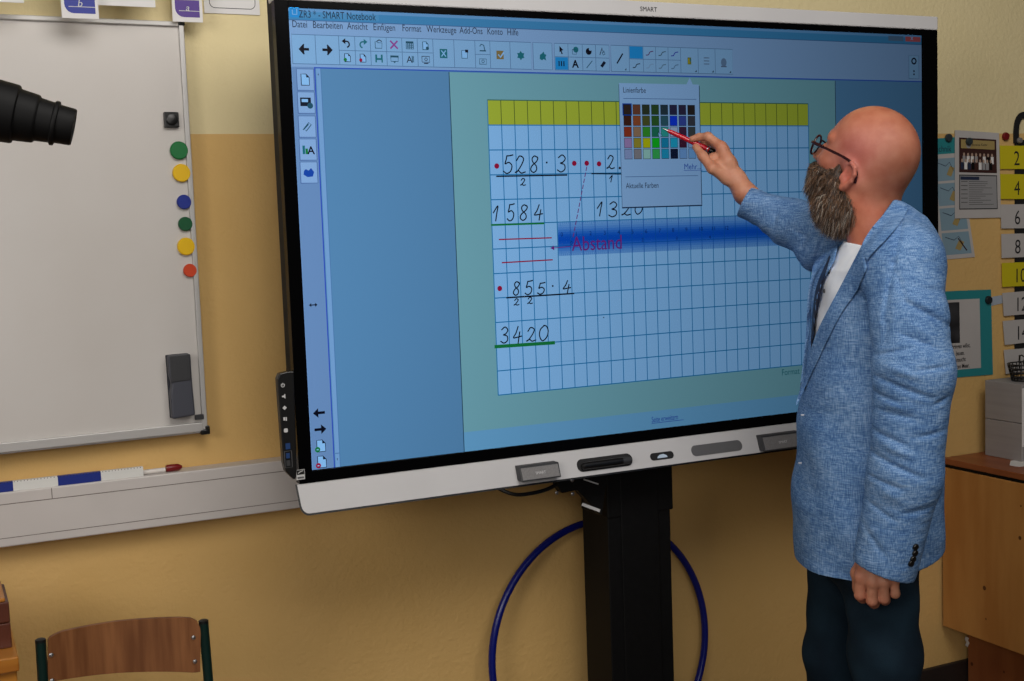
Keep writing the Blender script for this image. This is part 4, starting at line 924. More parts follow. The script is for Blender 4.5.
def surf(fn, lo, hi, h):
    """surface-net mesh of fn<0, evaluated only near the surface"""
    B_ = 4; lo = np.array(lo, float); nb_ = [int(math.ceil((b - a) / h / B_)) for a, b in zip(lo, hi)]; n = [q_ * B_ + 1 for q_ in nb_]
    g = np.stack(np.meshgrid(*[np.float32(lo[i] + h * B_ * (np.arange(nb_[i]) + .5)) for i in range(3)], indexing='ij'), -1)
    Cv = fn(g.reshape(-1, 3)).reshape(nb_); near_ = np.abs(Cv) < h * B_ * 1.35 + .004
    Fv = np.repeat(np.repeat(np.repeat(np.sign(Cv), B_, 0), B_, 1), B_, 2); Fv = np.pad(Fv, ((0, 1),) * 3, mode='edge').astype(np.float32)
    bl_ = np.argwhere(near_); r = np.arange(B_ + 1); off = np.stack(np.meshgrid(r, r, r, indexing='ij'), -1).reshape(-1, 3)
    for s_ in range(0, len(bl_), 4000):
        ii = (bl_[s_:s_ + 4000, None] * B_ + off).reshape(-1, 3); Fv[tuple(ii.T)] = fn((lo + h * ii).astype(np.float32))
    ins = Fv < 0
    c = np.zeros([m_ - 1 for m_ in n], np.int8)
    for i in (0, 1):
        for j in (0, 1):
            for k in (0, 1): c += ins[i:n[0] - 1 + i, j:n[1] - 1 + j, k:n[2] - 1 + k]
    act = (c > 0) & (c < 8); idx = np.argwhere(act); N = len(idx)
    vid = -np.ones(act.shape, np.int64); vid[tuple(idx.T)] = np.arange(N)
    corners = [(i, j, k) for i in (0, 1) for j in (0, 1) for k in (0, 1)]
    val = {q: Fv[tuple((idx + q).T)] for q in corners}
    acc = np.zeros((N, 3)); cnt = np.zeros(N)
    for q in corners:
        for a_ in range(3):
            if q[a_] == 0:
                r = list(q); r[a_] = 1; f0, f1 = val[q], val[tuple(r)]; mm = (f0 < 0) != (f1 < 0)
                t = np.where(mm, f0 / (f0 - f1 + 1e-20), 0); p = np.array(q, float)[None].repeat(N, 0); p[:, a_] = t
                acc[mm] += p[mm]; cnt[mm] += 1
    V = lo + h * (idx + acc / cnt[:, None]); Q = []
    for a_ in range(3):
        b_, c_ = (a_ + 1) % 3, (a_ + 2) % 3
        s0 = [slice(None)] * 3; s1 = [slice(None)] * 3; s0[a_] = slice(0, n[a_] - 1); s1[a_] = slice(1, n[a_])
        e = ins[tuple(s0)] != ins[tuple(s1)]
        for b2 in (b_, c_):
            e[tuple([slice(None) if q != b2 else 0 for q in range(3)])] = False
            if True: e[tuple([slice(None) if q != b2 else n[b2] - 1 for q in range(3)])] = False
        id_ = np.argwhere(e); sgn = ins[tuple(id_.T)]
        eb = np.zeros(3, int); eb[b_] = 1; ec = np.zeros(3, int); ec[c_] = 1
        q = np.stack([vid[tuple((id_ - eb - ec).T)], vid[tuple((id_ - ec).T)], vid[tuple(id_.T)], vid[tuple((id_ - eb).T)]], 1)
        q[~sgn] = q[~sgn][:, ::-1]; Q.append(q)
    return V, np.concatenate(Q)
def obj_arrays(name, V, Q, mt, parent, smooth=True, colors=None):
    me = bpy.data.meshes.new(name); me.from_pydata([tuple(v) for v in np.asarray(V, float)], [], [tuple(int(i) for i in f) for f in Q])
    me.materials.append(mt); me.polygons.foreach_set('use_smooth', [smooth] * len(me.polygons)); me.update()
    if colors is not None:
        at = me.color_attributes.new('Col', 'FLOAT_COLOR', 'POINT'); at.data.foreach_set('color', np.asarray(colors, np.float32).ravel())
    o = bpy.data.objects.new(name, me); C.objects.link(o)
    if parent: o.parent = parent
    return o

# --- frames
FA = math.radians(23); HP = math.radians(25); HS = .92
hf = np.array([-math.cos(FA) * math.cos(HP), math.sin(FA) * math.cos(HP), math.sin(HP)])
hl = np.array([-math.sin(FA), -math.cos(FA), 0])      # his left, towards the camera
hh_ = np.cross(hf, hl) * -1
if hh_[2] < 0: hh_ = -hh_
HC = ml(868.5, 151, .01)
HM = np.array([hf, hl, hh_])       # rows: local axes
def hp(f, l, h): return HC + (hf * f + hl * l + hh_ * h) * HS
BA_ = math.radians(20); bf = np.array([-math.cos(BA_), -math.sin(BA_), 0]); bl = np.array([math.sin(BA_), -math.cos(BA_), 0])   # body front, body left

# --- head, neck
neck0 = hp(-.035, 0, -.055); neck1 = ml(882, 262, .0)
def head_local(P):
    q = ((P - HC.astype(np.float32)) @ HM.T.astype(np.float32)) / np.float32(HS)
    d = ell(q, (-.010, 0, .012), (.097, .0765, .087))
    d = smin(d, ell(q, (-.045, 0, -.012), (.058, .066, .066)), .03)
    d = smin(d, ell(q, (.036, 0, -.035), (.056, .058, .078)), .025)
    d = smin(d, ell(q, (.035, 0, -.088), (.050, .050, .036)), .025)
    for s_ in (-1, 1):
        d = smin(d, ell(q, (.058, .040 * s_, -.048), (.026, .022, .020)), .018)
        d = smin(d, seg(q, (.083, .012 * s_, .004), (.070, .047 * s_, .002), .010, .008), .012)
        d = smax(d, -ell(q, (.100, .030 * s_, -.024), (.020, .017, .013)), .010)
        d = smin(d, ell(q, (.078, .031 * s_, -.025), (.0125, .0125, .0125)), .002)
        d = smin(d, seg(q, (-.03, .060 * s_, -.06), (.0, .066 * s_, -.035), .012, .012), .02)
        # ear
        q_ = q; q = q + np.array([.017, 0, .022], np.float32)
        e = ell(q, (.006, .078 * s_, -.033), (.015, .0055, .027))
        hel = [(.014, .075 * s_, -.020), (.015, .081 * s_, -.009), (.006, .087 * s_, -.003), (-.006, .090 * s_, -.009), (-.011, .090 * s_, -.023), (-.008, .087 * s_, -.039), (.001, .083 * s_, -.052), (.008, .080 * s_, -.060)]
        e = smin(e, chain(q, hel, [.0035, .0045, .0048, .0048, .0045, .0042, .0050, .0062], .003), .005)
        e = smax(e, -ell(q, (.005, .086 * s_, -.030), (.0095, .0085, .016)), .003)
        e = smin(e, seg(q, (.018, .079 * s_, -.036), (.019, .078 * s_, -.042), .004, .0045), .004)
        q = q_; d = smin(d, e, .006)
    d = smin(d, chain(q, [(.084, 0, -.016), (.098, 0, -.038), (.106, 0, -.052)], [.008, .0085, .0105], .008), .010)
    for s_ in (-1, 1): d = smin(d, ell(q, (.096, .011 * s_, -.055), (.009, .008, .007)), .006)
    d = smin(d, ell(q, (.092, 0, -.078), (.012, .024, .008)), .008)
    return d * HS
def f_head(P):
    d = head_local(P)
    n1 = chain(P, [neck0, hp(-.045, 0, -.10), neck1], [.057, .056, .058], .02)
    return smin(d, n1, .028)
V1, Q1 = surf(f_head, HC - [.17, .15, .24], HC + [.15, .15, .15], .0024)

# --- arms of the body (bare parts that show are hands, wrists)
RW = mw3(741, 188, -.12); RE = mw3(828, 246, -.285); RS = ml(893, 262, .16)
LS = ml(901, 262, -.165); LE = ml(914, 372, -.225); LW = ml(884, 556, -.205)
def f_rhand(P):
    m_ = lambda x, y, Y: mw3(x, y, Y)
    iM, mM, rM, pM = m_(721.5, 147, -.098), m_(723.5, 149.5, -.078), m_(726, 155, -.060), m_(729, 162, -.046)
    iP, iD, iT = m_(708, 136.5, -.072), m_(699, 137.2, -.052), m_(692.5, 139.0, -.044)
    d = chain(P, [iM, iP, iD, iT], [.0115, .0098, .0086, .0075], .005)
    d = smin(d, chain(P, [mM, m_(712, 142, -.048), m_(704, 143, -.030), m_(701, 148, -.034)], [.0112, .0098, .0085, .0078], .005), .003)
    d = smin(d, chain(P, [rM, m_(715, 150, -.034), m_(708, 152, -.026), m_(709, 158, -.034)], [.011, .0092, .0082, .0075], .005), .003)
    d = smin(d, chain(P, [pM, m_(720, 160, -.030), m_(714, 162, -.026), m_(715, 167, -.034)], [.0098, .0082, .0075, .0068], .005), .003)
    tC, tM, tI, tT = m_(727, 178, -.112), m_(712, 168, -.106), m_(702.5, 156, -.082), m_(695.8, 147, -.058)
    d = smin(d, chain(P, [tC, tM, tI, tT], [.0145, .0122, .0106, .0082], .006), .006)
    wA = m_(737, 180, -.118); wB = m_(740, 187, -.105)
    palm = smin(chain(P, [wA, m_(727, 162, -.108), iM], [.0165, .0165, .0125], .012), chain(P, [wA, m_(729, 164, -.085), mM], [.017, .017, .0125], .012), .012)
    palm = smin(palm, chain(P, [wB, m_(731, 170, -.070), rM], [.017, .0155, .0118], .012), .012)
    palm = smin(palm, chain(P, [wB, m_(733, 176, -.068), pM], [.016, .0140, .0105], .012), .012)
    palm = smin(palm, seg(P, tC, m_(716, 165, -.100), .015, .010), .012)
    d = smin(d, palm, .007)
    d = smin(d, ell(P, m_(714.5, 158.5, -.082), (.017, .017, .014)), .008)
    w2 = m_(744, 192, -.135)
    arm = smin(chain(P, [wA, w2, m_(775, 212, -.19)], [.020, .0235, .021], .01), chain(P, [wB, m_(746, 195, -.125), m_(775, 216, -.18)], [.020, .0225, .021], .01), .012)
    d = smin(d, arm, .014)
    # tendons / knuckle ridges
    return d
lo = np.minimum.reduce([mw3(780, 220, -.2), mw3(690, 130, 0), mw3(735, 180, -.1)]) - .05; hi = np.maximum.reduce([mw3(780, 220, -.2), mw3(690, 130, 0), mw3(735, 180, -.1), mw3(735, 140, -.1)]) + .045
V2, Q2 = surf(f_rhand, lo, hi, .0017)
def f_lhand(P):
    m_ = lambda x, y, v: ml(x, y, v)
    kn = [m_(861, 577, -.205), m_(872.5, 582, -.212), m_(883.5, 581, -.208), m_(893.5, 578, -.198)]
    pp_ = [m_(860, 595, -.203), m_(872, 600.5, -.208), m_(884, 598.5, -.204), m_(895, 593.5, -.196)]
    dp = [m_(863, 598, -.178), m_(874, 603, -.180), m_(885, 600, -.178), m_(895, 594, -.174)]
    tp_ = [m_(866, 590, -.164), m_(876, 594, -.164), m_(886, 591, -.164), m_(895, 586, -.164)]
    d = None
    for i in range(4):
        r = (.0105, .0108, .0102, .0092)[i]
        e = chain(P, [kn[i], pp_[i], dp[i], tp_[i]], [r * 1.0, r * .98, r * .92, r * .8], .004); d = e if d is None else smin(d, e, .0008)
    wr = [m_(872, 553, -.192), m_(883, 553, -.188)]
    pm = None
    for i in range(4):
        e = chain(P, [wr[0 if i < 2 else 1], kn[i]], [.020, .0125], .01); pm = e if pm is None else smin(pm, e, .012)
        d_ = ell(P, kn[i] + np.array([0, -.004, .001]), (.0085, .0075, .0095)); pm = smin(pm, d_, .005)
    pm = smin(pm, ell(P, m_(876, 568, -.180), (.036, .018, .034)), .012)
    d = smin(d, pm, .005)
    th = chain(P, [m_(866, 557, -.180), m_(857.5, 573, -.170), m_(858.5, 588, -.165), m_(861, 598, -.164)], [.015, .0125, .0105, .0085], .006)
    d = smin(d, th, .007)
    d = smin(d, chain(P, [wr[0] * .5 + wr[1] * .5, m_(888, 515, -.195)], [.026, .034], .01), .015)
    return d
c_ = ml(876, 575, -.19); V4, Q4 = surf(f_lhand, c_ - [.075, .07, .08], c_ + [.085, .075, .14], .0017)
# inner body under the clothes: torso core and legs down to the feet
hipc = ml(868, 560, 0)
KN_L, KN_R = None, None
LF = np.array([hipc[0] + .055, -.10, 0]); RF = np.array([hipc[0] - .055, .10, 0])
def lerp(a, b, t): return np.array(a) * (1 - t) + np.array(b) * t
legL = [ml(880, 570, -.085), ml(885, 655, -.090)]; d_ = legL[1] - legL[0]
legR = [ml(843, 570, .085), ml(838, 655, .09)]
legL = [legL[0], legL[1], np.array([legL[1][0] + .005, -.10, .46]), np.array([legL[1][0] + .03, -.105, .09])]
legR = [legR[0], legR[1], np.array([legR[1][0] + .002, .10, .46]), np.array([legR[1][0] + .03, .105, .09])]
def f_core(P):
    d = chain(P, [ml(868, 560, 0), ml(872, 420, 0), ml(880, 290, 0)], [.08, .075, .07], .05)
    d = smin(d, chain(P, [RS, ml(884, 262, 0), LS], [.036, .045, .036], .03), .04)
    for a in (legL, legR): d = smin(d, chain(P, a, [.058, .050, .042, .032], .03), .03)
    d = smin(d, chain(P, [LS, LE, LW], [.042, .036, .026], .02), .02); d = smin(d, chain(P, [RS, RE, mw3(765, 206, -.17)], [.042, .036, .026], .02), .02)
    d = smin(d, seg(P, ml(880, 290, 0), neck1, .05, .05), .02)
    return d
V5, Q5 = surf(f_core, (-.42, -.36, .03), (.28, .42, 1.52), .009)
# skin material: colours follow where on the head a spot lies
skin = bpy.data.materials.new('skin'); skin.use_nodes = True; nt = skin.node_tree; b = nt.nodes['Principled BSDF']
ca = nt.nodes.new('ShaderNodeVertexColor'); ca.layer_name = 'Col'
tc = nt.nodes.new('ShaderNodeTexCoord'); n1 = nt.nodes.new('ShaderNodeTexNoise'); n1.inputs['Scale'].default_value = 30; n1.inputs['Detail'].default_value = 5; nt.links.new(tc.outputs['Object'], n1.inputs['Vector'])
hs = nt.nodes.new('ShaderNodeMixRGB'); hs.blend_type = 'MULTIPLY'; hs.inputs[0].default_value = 1
rp = nt.nodes.new('ShaderNodeValToRGB'); rp.color_ramp.elements[0].position = .3; rp.color_ramp.elements[1].position = .7; rp.color_ramp.elements[0].color = (.80, .62, .58, 1); rp.color_ramp.elements[1].color = (1, 1, 1, 1)
nt.links.new(n1.outputs['Fac'], rp.inputs[0]); nt.links.new(ca.outputs[0], hs.inputs[1]); nt.links.new(rp.outputs[0], hs.inputs[2]); nt.links.new(hs.outputs[0], b.inputs['Base Color'])
b.inputs['Roughness'].default_value = .5; b.inputs['Specular IOR Level'].default_value = .35; b.inputs['Subsurface Weight'].default_value = .08; b.inputs['Subsurface Radius'].default_value = (.01, .004, .002); b.inputs['Subsurface Scale'].default_value = .5
n2 = nt.nodes.new('ShaderNodeTexNoise'); n2.inputs['Scale'].default_value = 260; nt.links.new(tc.outputs['Object'], n2.inputs['Vector'])
bp = nt.nodes.new('ShaderNodeBump'); bp.inputs['Strength'].default_value = .25; bp.inputs['Distance'].default_value = .001; nt.links.new(n2.outputs['Fac'], bp.inputs['Height']); nt.links.new(bp.outputs[0], b.inputs['Normal'])
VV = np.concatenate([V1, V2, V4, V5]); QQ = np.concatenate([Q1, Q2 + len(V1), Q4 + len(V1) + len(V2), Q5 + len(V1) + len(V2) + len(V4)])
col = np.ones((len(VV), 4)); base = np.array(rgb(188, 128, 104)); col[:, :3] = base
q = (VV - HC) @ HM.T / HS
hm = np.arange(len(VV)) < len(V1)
def blend(mask, c, w): 
    w = (w * mask)[:, None]; col[:, :3] = col[:, :3] * (1 - w) + np.array(c) * w
g = lambda c, s_: np.exp(-(((q - np.array(c)) / s_) ** 2).sum(1))
blend(hm, rgb(196, 124, 88), g((.05, 0, .07), .09) * .8)
blend(hm, rgb(158, 98, 76), np.clip((-.045 - q[:, 0]) / .06, 0, 1) * .55)  # back of the head darkened, shade put into the skin colour
blend(hm, rgb(190, 116, 112), g((.0, .07, .0), .055) * .75)
blend(hm, rgb(168, 100, 72), g((-.03, 0, .09), .06) * .5)
blend(hm, rgb(196, 118, 90), np.clip((-.07 - q[:, 2]) / .03, 0, 1) * .7)
blend(hm, rgb(214, 120, 104), g((-.005, .085, -.055), .03) * .5)
stub_shade = np.clip((-.035 - q[:, 0]) / .05, 0, 1) * np.clip((.055 - q[:, 2]) / .05, 0, 1) * np.clip((q[:, 2] + .105) / .03, 0, 1)  # stubble together with shade at the back, both painted into the skin
blend(hm, rgb(132, 88, 66), stub_shade * .5)
ha = (np.arange(len(VV)) >= len(V1)) & (np.arange(len(VV)) < len(V1) + len(V2) + len(V4))
blend(ha, rgb(200, 144, 116), np.ones(len(VV)))
lh = (np.arange(len(VV)) >= len(V1) + len(V2)) & (np.arange(len(VV)) < len(V1) + len(V2) + len(V4))
knl = [ml(861, 577, -.205), ml(872.5, 582, -.212), ml(883.5, 581, -.208), ml(893.5, 578, -.198), ml(860, 597, -.203), ml(872, 603, -.208), ml(884, 600.5, -.204)]
for k_ in knl: blend(lh, rgb(196, 108, 88), np.exp(-((VV - k_) ** 2).sum(1) / .011 ** 2) * .7)
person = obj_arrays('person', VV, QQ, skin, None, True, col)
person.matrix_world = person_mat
tag(person, 'bald bearded man in a blue linen jacket, pointing a red pen at the screen', 'person')
# eyes (irises)
for s_ in (-1, 1):
    c = hp(.0895, .031 * s_, -.0245)
    MB().lathe([(0, .0055), (.0012, .004), (.0014, 0)], c, hf, ink, 14).build('eye', person)

# --- beard
hair_m = bpy.data.materials.new('beard_hair'); hair_m.use_nodes = True; nt = hair_m.node_tree; b = nt.nodes['Principled BSDF']
ca = nt.nodes.new('ShaderNodeVertexColor'); ca.layer_name = 'Col'; nt.links.new(ca.outputs[0], b.inputs['Base Color']); b.inputs['Roughness'].default_value = .55
def f_beard(P):
    q = (P - HC.astype(np.float32)) @ HM.T.astype(np.float32)
    d = ell(q, (.006, 0, -.108), (.052, .048, .054))
    d = smin(d, ell(q, (.062, 0, -.086), (.028, .036, .028)), .02); d = smin(d, ell(q, (.084, 0, -.066), (.014, .026, .011)), .012)
    for s_ in (-1, 1):
        d = smin(d, ell(q, (-.012, .038 * s_, -.112), (.038, .027, .040)), .02)
        d = smin(d, ell(q, (.050, .036 * s_, -.070), (.030, .021, .026)), .015)
        d = smin(d, chain(q, [(.020, .057 * s_, -.042), (.016, .057 * s_, -.068), (.010, .048 * s_, -.105)], [.006, .014, .028], .015), .02)
    return d
V6, Q6 = surf(f_beard, HC - [.16, .12, .25], HC + [.10, .12, .05], .004)
bv = BVHTree.FromPolygons([Vector(v) for v in V6], [tuple(f) for f in Q6.tolist()])
SV, SQ, SC = [], [], []
cen = V6[Q6].mean(1); e1 = V6[Q6[:, 1]] - V6[Q6[:, 0]]; e2 = V6[Q6[:, 3]] - V6[Q6[:, 0]]; nr = np.cross(e1, e2); ar = np.linalg.norm(nr, axis=1); nr /= ar[:, None] + 1e-12
outw = cen - hp(.045, 0, -.10); sg = np.sign((nr * outw).sum(1).mean()); nr *= sg
pick = rng.choice(len(Q6), 24000, p=ar / ar.sum())
for i in pick:
    w4 = rng.dirichlet((1, 1, 1, 1)); p = (V6[Q6[i]] * w4[:, None]).sum(0); n_ = nr[i]
    ql = HM @ (p - HC); hgt = ql[2]
    dn = -hh_ * .55 + np.array([0, 0, -1]) * .75 + hf * .15
    t0 = n_ * .7 + dn * .6 + rng.normal(0, .2, 3); t0 /= np.linalg.norm(t0); t1 = n_ * .15 + dn + rng.normal(0, .16, 3); t1 /= np.linalg.norm(t1)
    ln_ = (.014 + .017 * min(1, max(0, (-.045 - hgt) / .06))) * rng.uniform(.6, 1.25)
    w_ = .0006 * rng.uniform(.7, 1.3); sd_ = np.cross(t0, rng.normal(0, 1, 3)); sd_ /= np.linalg.norm(sd_) + 1e-9
    p = p - n_ * .003; a = p; b_ = p + t0 * ln_ * .5; c = b_ + t1 * ln_ * .55; k0 = len(SV)
    SV += [a - sd_ * w_, a + sd_ * w_, b_ + sd_ * w_ * .8, b_ - sd_ * w_ * .8, c]
    SQ += [(k0, k0 + 1, k0 + 2, k0 + 3), (k0 + 3, k0 + 2, k0 + 4)]
    gr = min(1, max(0, (-.085 - hgt) / .07)) * .75 + .1 + .15 * max(0, (ql[0] - .07) / .03)
    cc = np.array(rgb(170, 160, 148)) if rng.random() < gr * .32 else (np.array(rgb(112, 82, 58)) if rng.random() < .5 else np.array(rgb(54, 38, 28)))
    cc = cc * rng.uniform(.75, 1.2); SC += [[*cc, 1]] * 5
bc6 = np.tile(np.array([*rgb(50, 37, 29), 1]), (len(V6), 1))
me = bpy.data.meshes.new('beard'); nb = len(V6)
me.from_pydata([tuple(v) for v in V6] + [tuple(v) for v in SV], [], [tuple(f) for f in Q6.tolist()] + [tuple(i + nb for i in f) for f in SQ]); me.materials.append(hair_m)
at = me.color_attributes.new('Col', 'FLOAT_COLOR', 'POINT'); at.data.foreach_set('color', np.concatenate([bc6, np.array(SC)]).astype(np.float32).ravel())
bo = bpy.data.objects.new('beard', me); C.objects.link(bo); bo.parent = person
me.polygons.foreach_set('use_smooth', [True] * len(me.polygons))

# --- glasses
fr = mat('dark_red_frame', rgb(46, 14, 18), .25); lens = bpy.data.materials.new('spectacle_lens'); lens.use_nodes = True
b = lens.node_tree.nodes['Principled BSDF']; b.inputs['Base Color'].default_value = (.95, .97, 1, 1); b.inputs['Transmission Weight'].default_value = 1; b.inputs['Roughness'].default_value = .02; b.inputs['IOR'].default_value = 1.08
gs = empty('glasses'); gs.parent = person
for s_ in (-1, 1):
    cx_, cz_ = .033 * s_, -.027
    rm_ = [hp(.108 - abs(math.cos(a) * .023 * s_ + cx_) ** 2 * 2.2, cx_ + .0235 * math.cos(a), cz_ + .0215 * math.sin(a)) for a in np.linspace(0, 2 * math.pi, 33)[:-1]]
    MB().ring(rm_, .0023, fr, 8).build('rim', gs)
    n_ = len(rm_); MB().add([p + hf * .0005 for p in rm_] + [p - hf * .0008 for p in rm_], [tuple(range(n_)), tuple(range(2 * n_ - 1, n_ - 1, -1))] + [((i + 1) % n_, i, i + n_, (i + 1) % n_ + n_) for i in range(n_)], lens).build('lens', gs, recalc=True)
    tm_ = crom([hp(.103, .056 * s_, -.021), hp(.096, .066 * s_, -.020), hp(.05, .076 * s_, -.020), hp(.010, .0845 * s_, -.021), hp(-.014, .086 * s_, -.026), hp(-.029, .084 * s_, -.042), hp(-.032, .080 * s_, -.062)], 6)
    MB().tube(tm_, [.0034] * 10 + [.0027] * (len(tm_) - 10), fr, 10).build('temple', gs)
MB().tube(crom([hp(.106, -.011, -.021), hp(.110, 0, -.018), hp(.106, .011, -.021)]), .0018, fr, 8).build('bridge', gs)

# --- jacket
rows = [  # photo row, left edge, right edge of the torso at mid depth
    (232, 852, 912), (248, 833, 924), (268, 817, 932), (300, 811, 938), (340, 808, 940), (380, 803, 940), (420, 798, 940), (460, 796, 940), (500, 793, 941), (540, 794, 943), (580, 797, 945), (640, 799, 945)]
TW, TC, TA, TB_, = [], [], [], []
for py, xl, xr in rows:
    a, b_ = ml(xl, py, 0), ml(xr, py, 0); hw_ = (b_[0] - a[0]) / 2; TW.append((a[2] + b_[2]) / 2); TC.append((a[0] + b_[0]) / 2)
    lat = {232: .10, 248: .140, 268: .160, 300: .165}.get(py, .160 if py < 450 else .17)
    TB_.append(lat); TA.append(math.sqrt(max(.0025, hw_ ** 2 - (lat * math.sin(BA_)) ** 2)) / math.cos(BA_))
TW = np.array(TW[::-1]); TC = np.array(TC[::-1]); TA = np.array(TA[::-1]); TB_ = np.array(TB_[::-1])
hemz = ml(855, 575, -.17)[2]
TTOP = ml(880, 226, 0)[2]
hemsl = (ml(803, 576, .03)[2] - hemz) / .14
def torso(P, off=0.0):
    w = P[..., 2]; c = np.interp(w, TW, TC); a = np.interp(w, TW, TA) - off; b_ = np.interp(w, TW, TB_) - off
    x = P[..., 0] - c; y = P[..., 1]; f = x * bf[0] + y * bf[1]; l = x * bl[0] + y * bl[1]
    k = (np.abs(f / a) ** 2.3 + np.abs(l / b_) ** 2.3) ** (1 / 2.3)
    return np.maximum((k - 1) * np.minimum(a, b_) * .92, w - TTOP + off)
def pseg(P, p1, p2, v=-.2):   # distance in the u,w plane to a segment
    a = ml(*p1, v)[[0, 2]]; b_ = ml(*p2, v)[[0, 2]]; q = P[..., [0, 2]]; ab = b_ - a
    t = np.clip(((q - a) @ ab) / (ab @ ab), 0, 1); e = q - a - t[..., None] * ab
    return np.sqrt((e ** 2).sum(-1)), t
FOLDS = [((876, 352), (912, 343), .005, .006), ((876, 372), (930, 392), .006, .008), ((874, 388), (905, 400), .005, .006), ((876, 404), (915, 412), .006, .006), ((872, 425), (905, 437), .005, .007),
         ((871, 447), (922, 470), .006, .008), ((870, 470), (902, 480), .005, .006), ((868, 495), (895, 512), .005, .005), ((905, 300), (948, 325), .007, .008), ((915, 285), (945, 292), .006, .005), ((900, 330), (945, 350), .006, .007),
         ((908, 365), (946, 362), .005, .006), ((890, 300), (884, 340), .006, .004), ((930, 400), (946, 392), .005, .006), ((912, 430), (944, 425), .005, .005), ((864, 520), (885, 548), .006, .004), ((893, 262), (905, 300), .006, .004), ((900, 505), (930, 500), .006, .004)]
RIDGES = [((880, 360), (925, 372), .008, .006), ((878, 396), (918, 402), .007, .005), ((876, 434), (920, 452), .008, .006), ((878, 482), (905, 492), .008, .004), ((905, 318), (940, 338), .008, .005), ((900, 290), (940, 308), .010, .004)]
sl1 = [LS, ml(909, 318, -.200), LE, ml(905, 475, -.220), ml(885, 565, -.205)]
RSs = RS; vR = float((RE[1] + mw3(748, 203, -.15)[1]) / 2)
cuffdir = None
def f_jacket(P):
    near = 1 / (1 + np.exp(np.clip((P[..., 1] + .06) / .02, -30, 30)))
    w = P[..., 2]
    t = torso(P)
    sh = chain(P, [RS + [0, 0, -.012], ml(884, 238, .06), ml(890, 231, -.05), LS + [0.004, .015, -.006]], [.066, .056, .054, .062], .03)
    t = smin(t, sh, .03)
    ll = chain(P, sl1, [.064, .067, .070, .065, .0595], .02)
    back = ell(P, ml(915, 268, -.04), (.055, .12, .09)); t = smin(t, back, .04)
    # right (far) sleeve
    rp = [RSs, lerp(RSs, RE, .5), RE, mw3(795, 224, -.215), mw3(748, 203, -.150)]
    rr = chain(P, rp, [.068, .066, .060, .050, .0365], .03)
    # sleeve wrinkles, far arm: rings along the forearm
    ax_ = (mw3(748, 203, -.15) - RE); L_ = np.linalg.norm(ax_); s_ = ((P - RE) @ (ax_ / L_)) / L_
    rr = rr + .0026 * np.sin(s_ * 26 + 3 * np.sin(P[..., 0] * 40)) * np.clip(1.15 - s_, 0, 1) + .002 * np.sin(P[..., 2] * 95 + P[..., 1] * 60)
    near_s = near
    for p1, p2, dp_ in (((780, 204), (772, 238), .005), ((796, 212), (786, 246), .006), ((812, 220), (800, 262), .007), ((826, 232), (815, 266), .006), ((790, 226), (812, 240), .004), ((838, 238), (832, 262), .005)):
        d_, tt = pseg(P, p1, p2, vR); rr = rr + dp_ * np.exp(-(d_ / .0055) ** 2) * np.sin(np.pi * np.clip(tt, .08, .92)) * np.clip((.30 - P[..., 1]) * 20, 0, 1)
    for p1, p2, wd_, dp_ in FOLDS:
        d_, tt = pseg(P, p1, p2); ll = ll + near_s * .85 * dp_ * np.exp(-(d_ / (wd_ * .85)) ** 2) * (.35 + .65 * np.sin(np.pi * np.clip(tt, .05, .95)))
    for p1, p2, wd_, dp_ in RIDGES:
        d_, tt = pseg(P, p1, p2); ll = ll - near_s * dp_ * np.exp(-(d_ / wd_) ** 2) * np.sin(np.pi * np.clip(tt, .05, .95))
    # torso drape
    t = t + .0020 * np.sin(P[..., 0] * 60 + P[..., 2] * 9 + 2 * np.sin(P[..., 2] * 14)) * np.clip((1.42 - w) * 6, 0, 1) + .0015 * np.sin(P[..., 2] * 45 + P[..., 0] * 35)
    for p1, p2 in (((902, 220), (893, 262)), ((893, 262), (883, 318))):
        d_, tt = pseg(P, p1, p2); sg_ = near * .004 * np.exp(-(d_ / .0045) ** 2); ll = ll + sg_; t = t + sg_
    d = smin(t, rr, .018)
    d = smin(d, ll, .004) + .007 * np.exp(-((t - ll) / .010) ** 2) * np.clip((LS[2] - .04 - w) / .06, 0, 1) * near
    top = smin(t, ll, .05); up = np.clip((w - (LS[2] - .10)) / .06, 0, 1); d = d * (1 - up) + smin(top, rr, .02) * up
    # hem: cutaway front, cuffs
    x = P[..., 0] - np.interp(w, TW, TC); fr_ = x * bf[0] + P[..., 1] * bf[1]
    hem = hemz + hemsl * np.clip(fr_ - .0, 0, .14) + 30.0 * np.clip(fr_ - .125, 0, 1) ** 2 + .20 * np.clip(-fr_ - .02, 0, 1)
    sleeve_zone = (ll < t)
    cutp = ml(888, 568.5, -.185); cn = np.array([-.30, 0, -.95]); cn = ml(913, 580, -.2) - ml(854, 558.5, -.2); cn = np.array([cn[2], 0, -cn[0]]); cn /= np.linalg.norm(cn)
    if cn[2] > 0: cn = -cn
    cuffd = (P - ml(884, 569.5, -.2)) @ cn
    body_ = smax(smin(t, rr, .018), hem - w, .004)
    ll2 = smax(ll, cuffd, .003)
    upm = up > 0
    d = np.where(upm, d, smin(body_, ll2, .005))
    # cuff opening on the left sleeve
    inn = chain(P, [ml(888, 540, -.185), ml(884, 590, -.185)], [.050, .050], .01); d = smax(d, -np.maximum(inn, (ml(884, 540, -.185)[2] - .0) * -1 + w * 1.0 - 0) if False else -inn, .003)
    # right cuff plane
    ca_ = mw3(744, 200, -.14); cdir = mw3(735.5, 195, -.13) - mw3(770, 213, -.18); cdir /= np.linalg.norm(cdir)
    pa, pb = mw3(752.6, 184.3, -.15), mw3(735.8, 215, -.15)
    ed = pb - pa; ed /= np.linalg.norm(ed); vdir = np.cross(ed, np.array([0, 1, 0])); vdir = vdir - 0; vdir /= np.linalg.norm(vdir)
    if vdir @ cdir < 0: vdir = -vdir
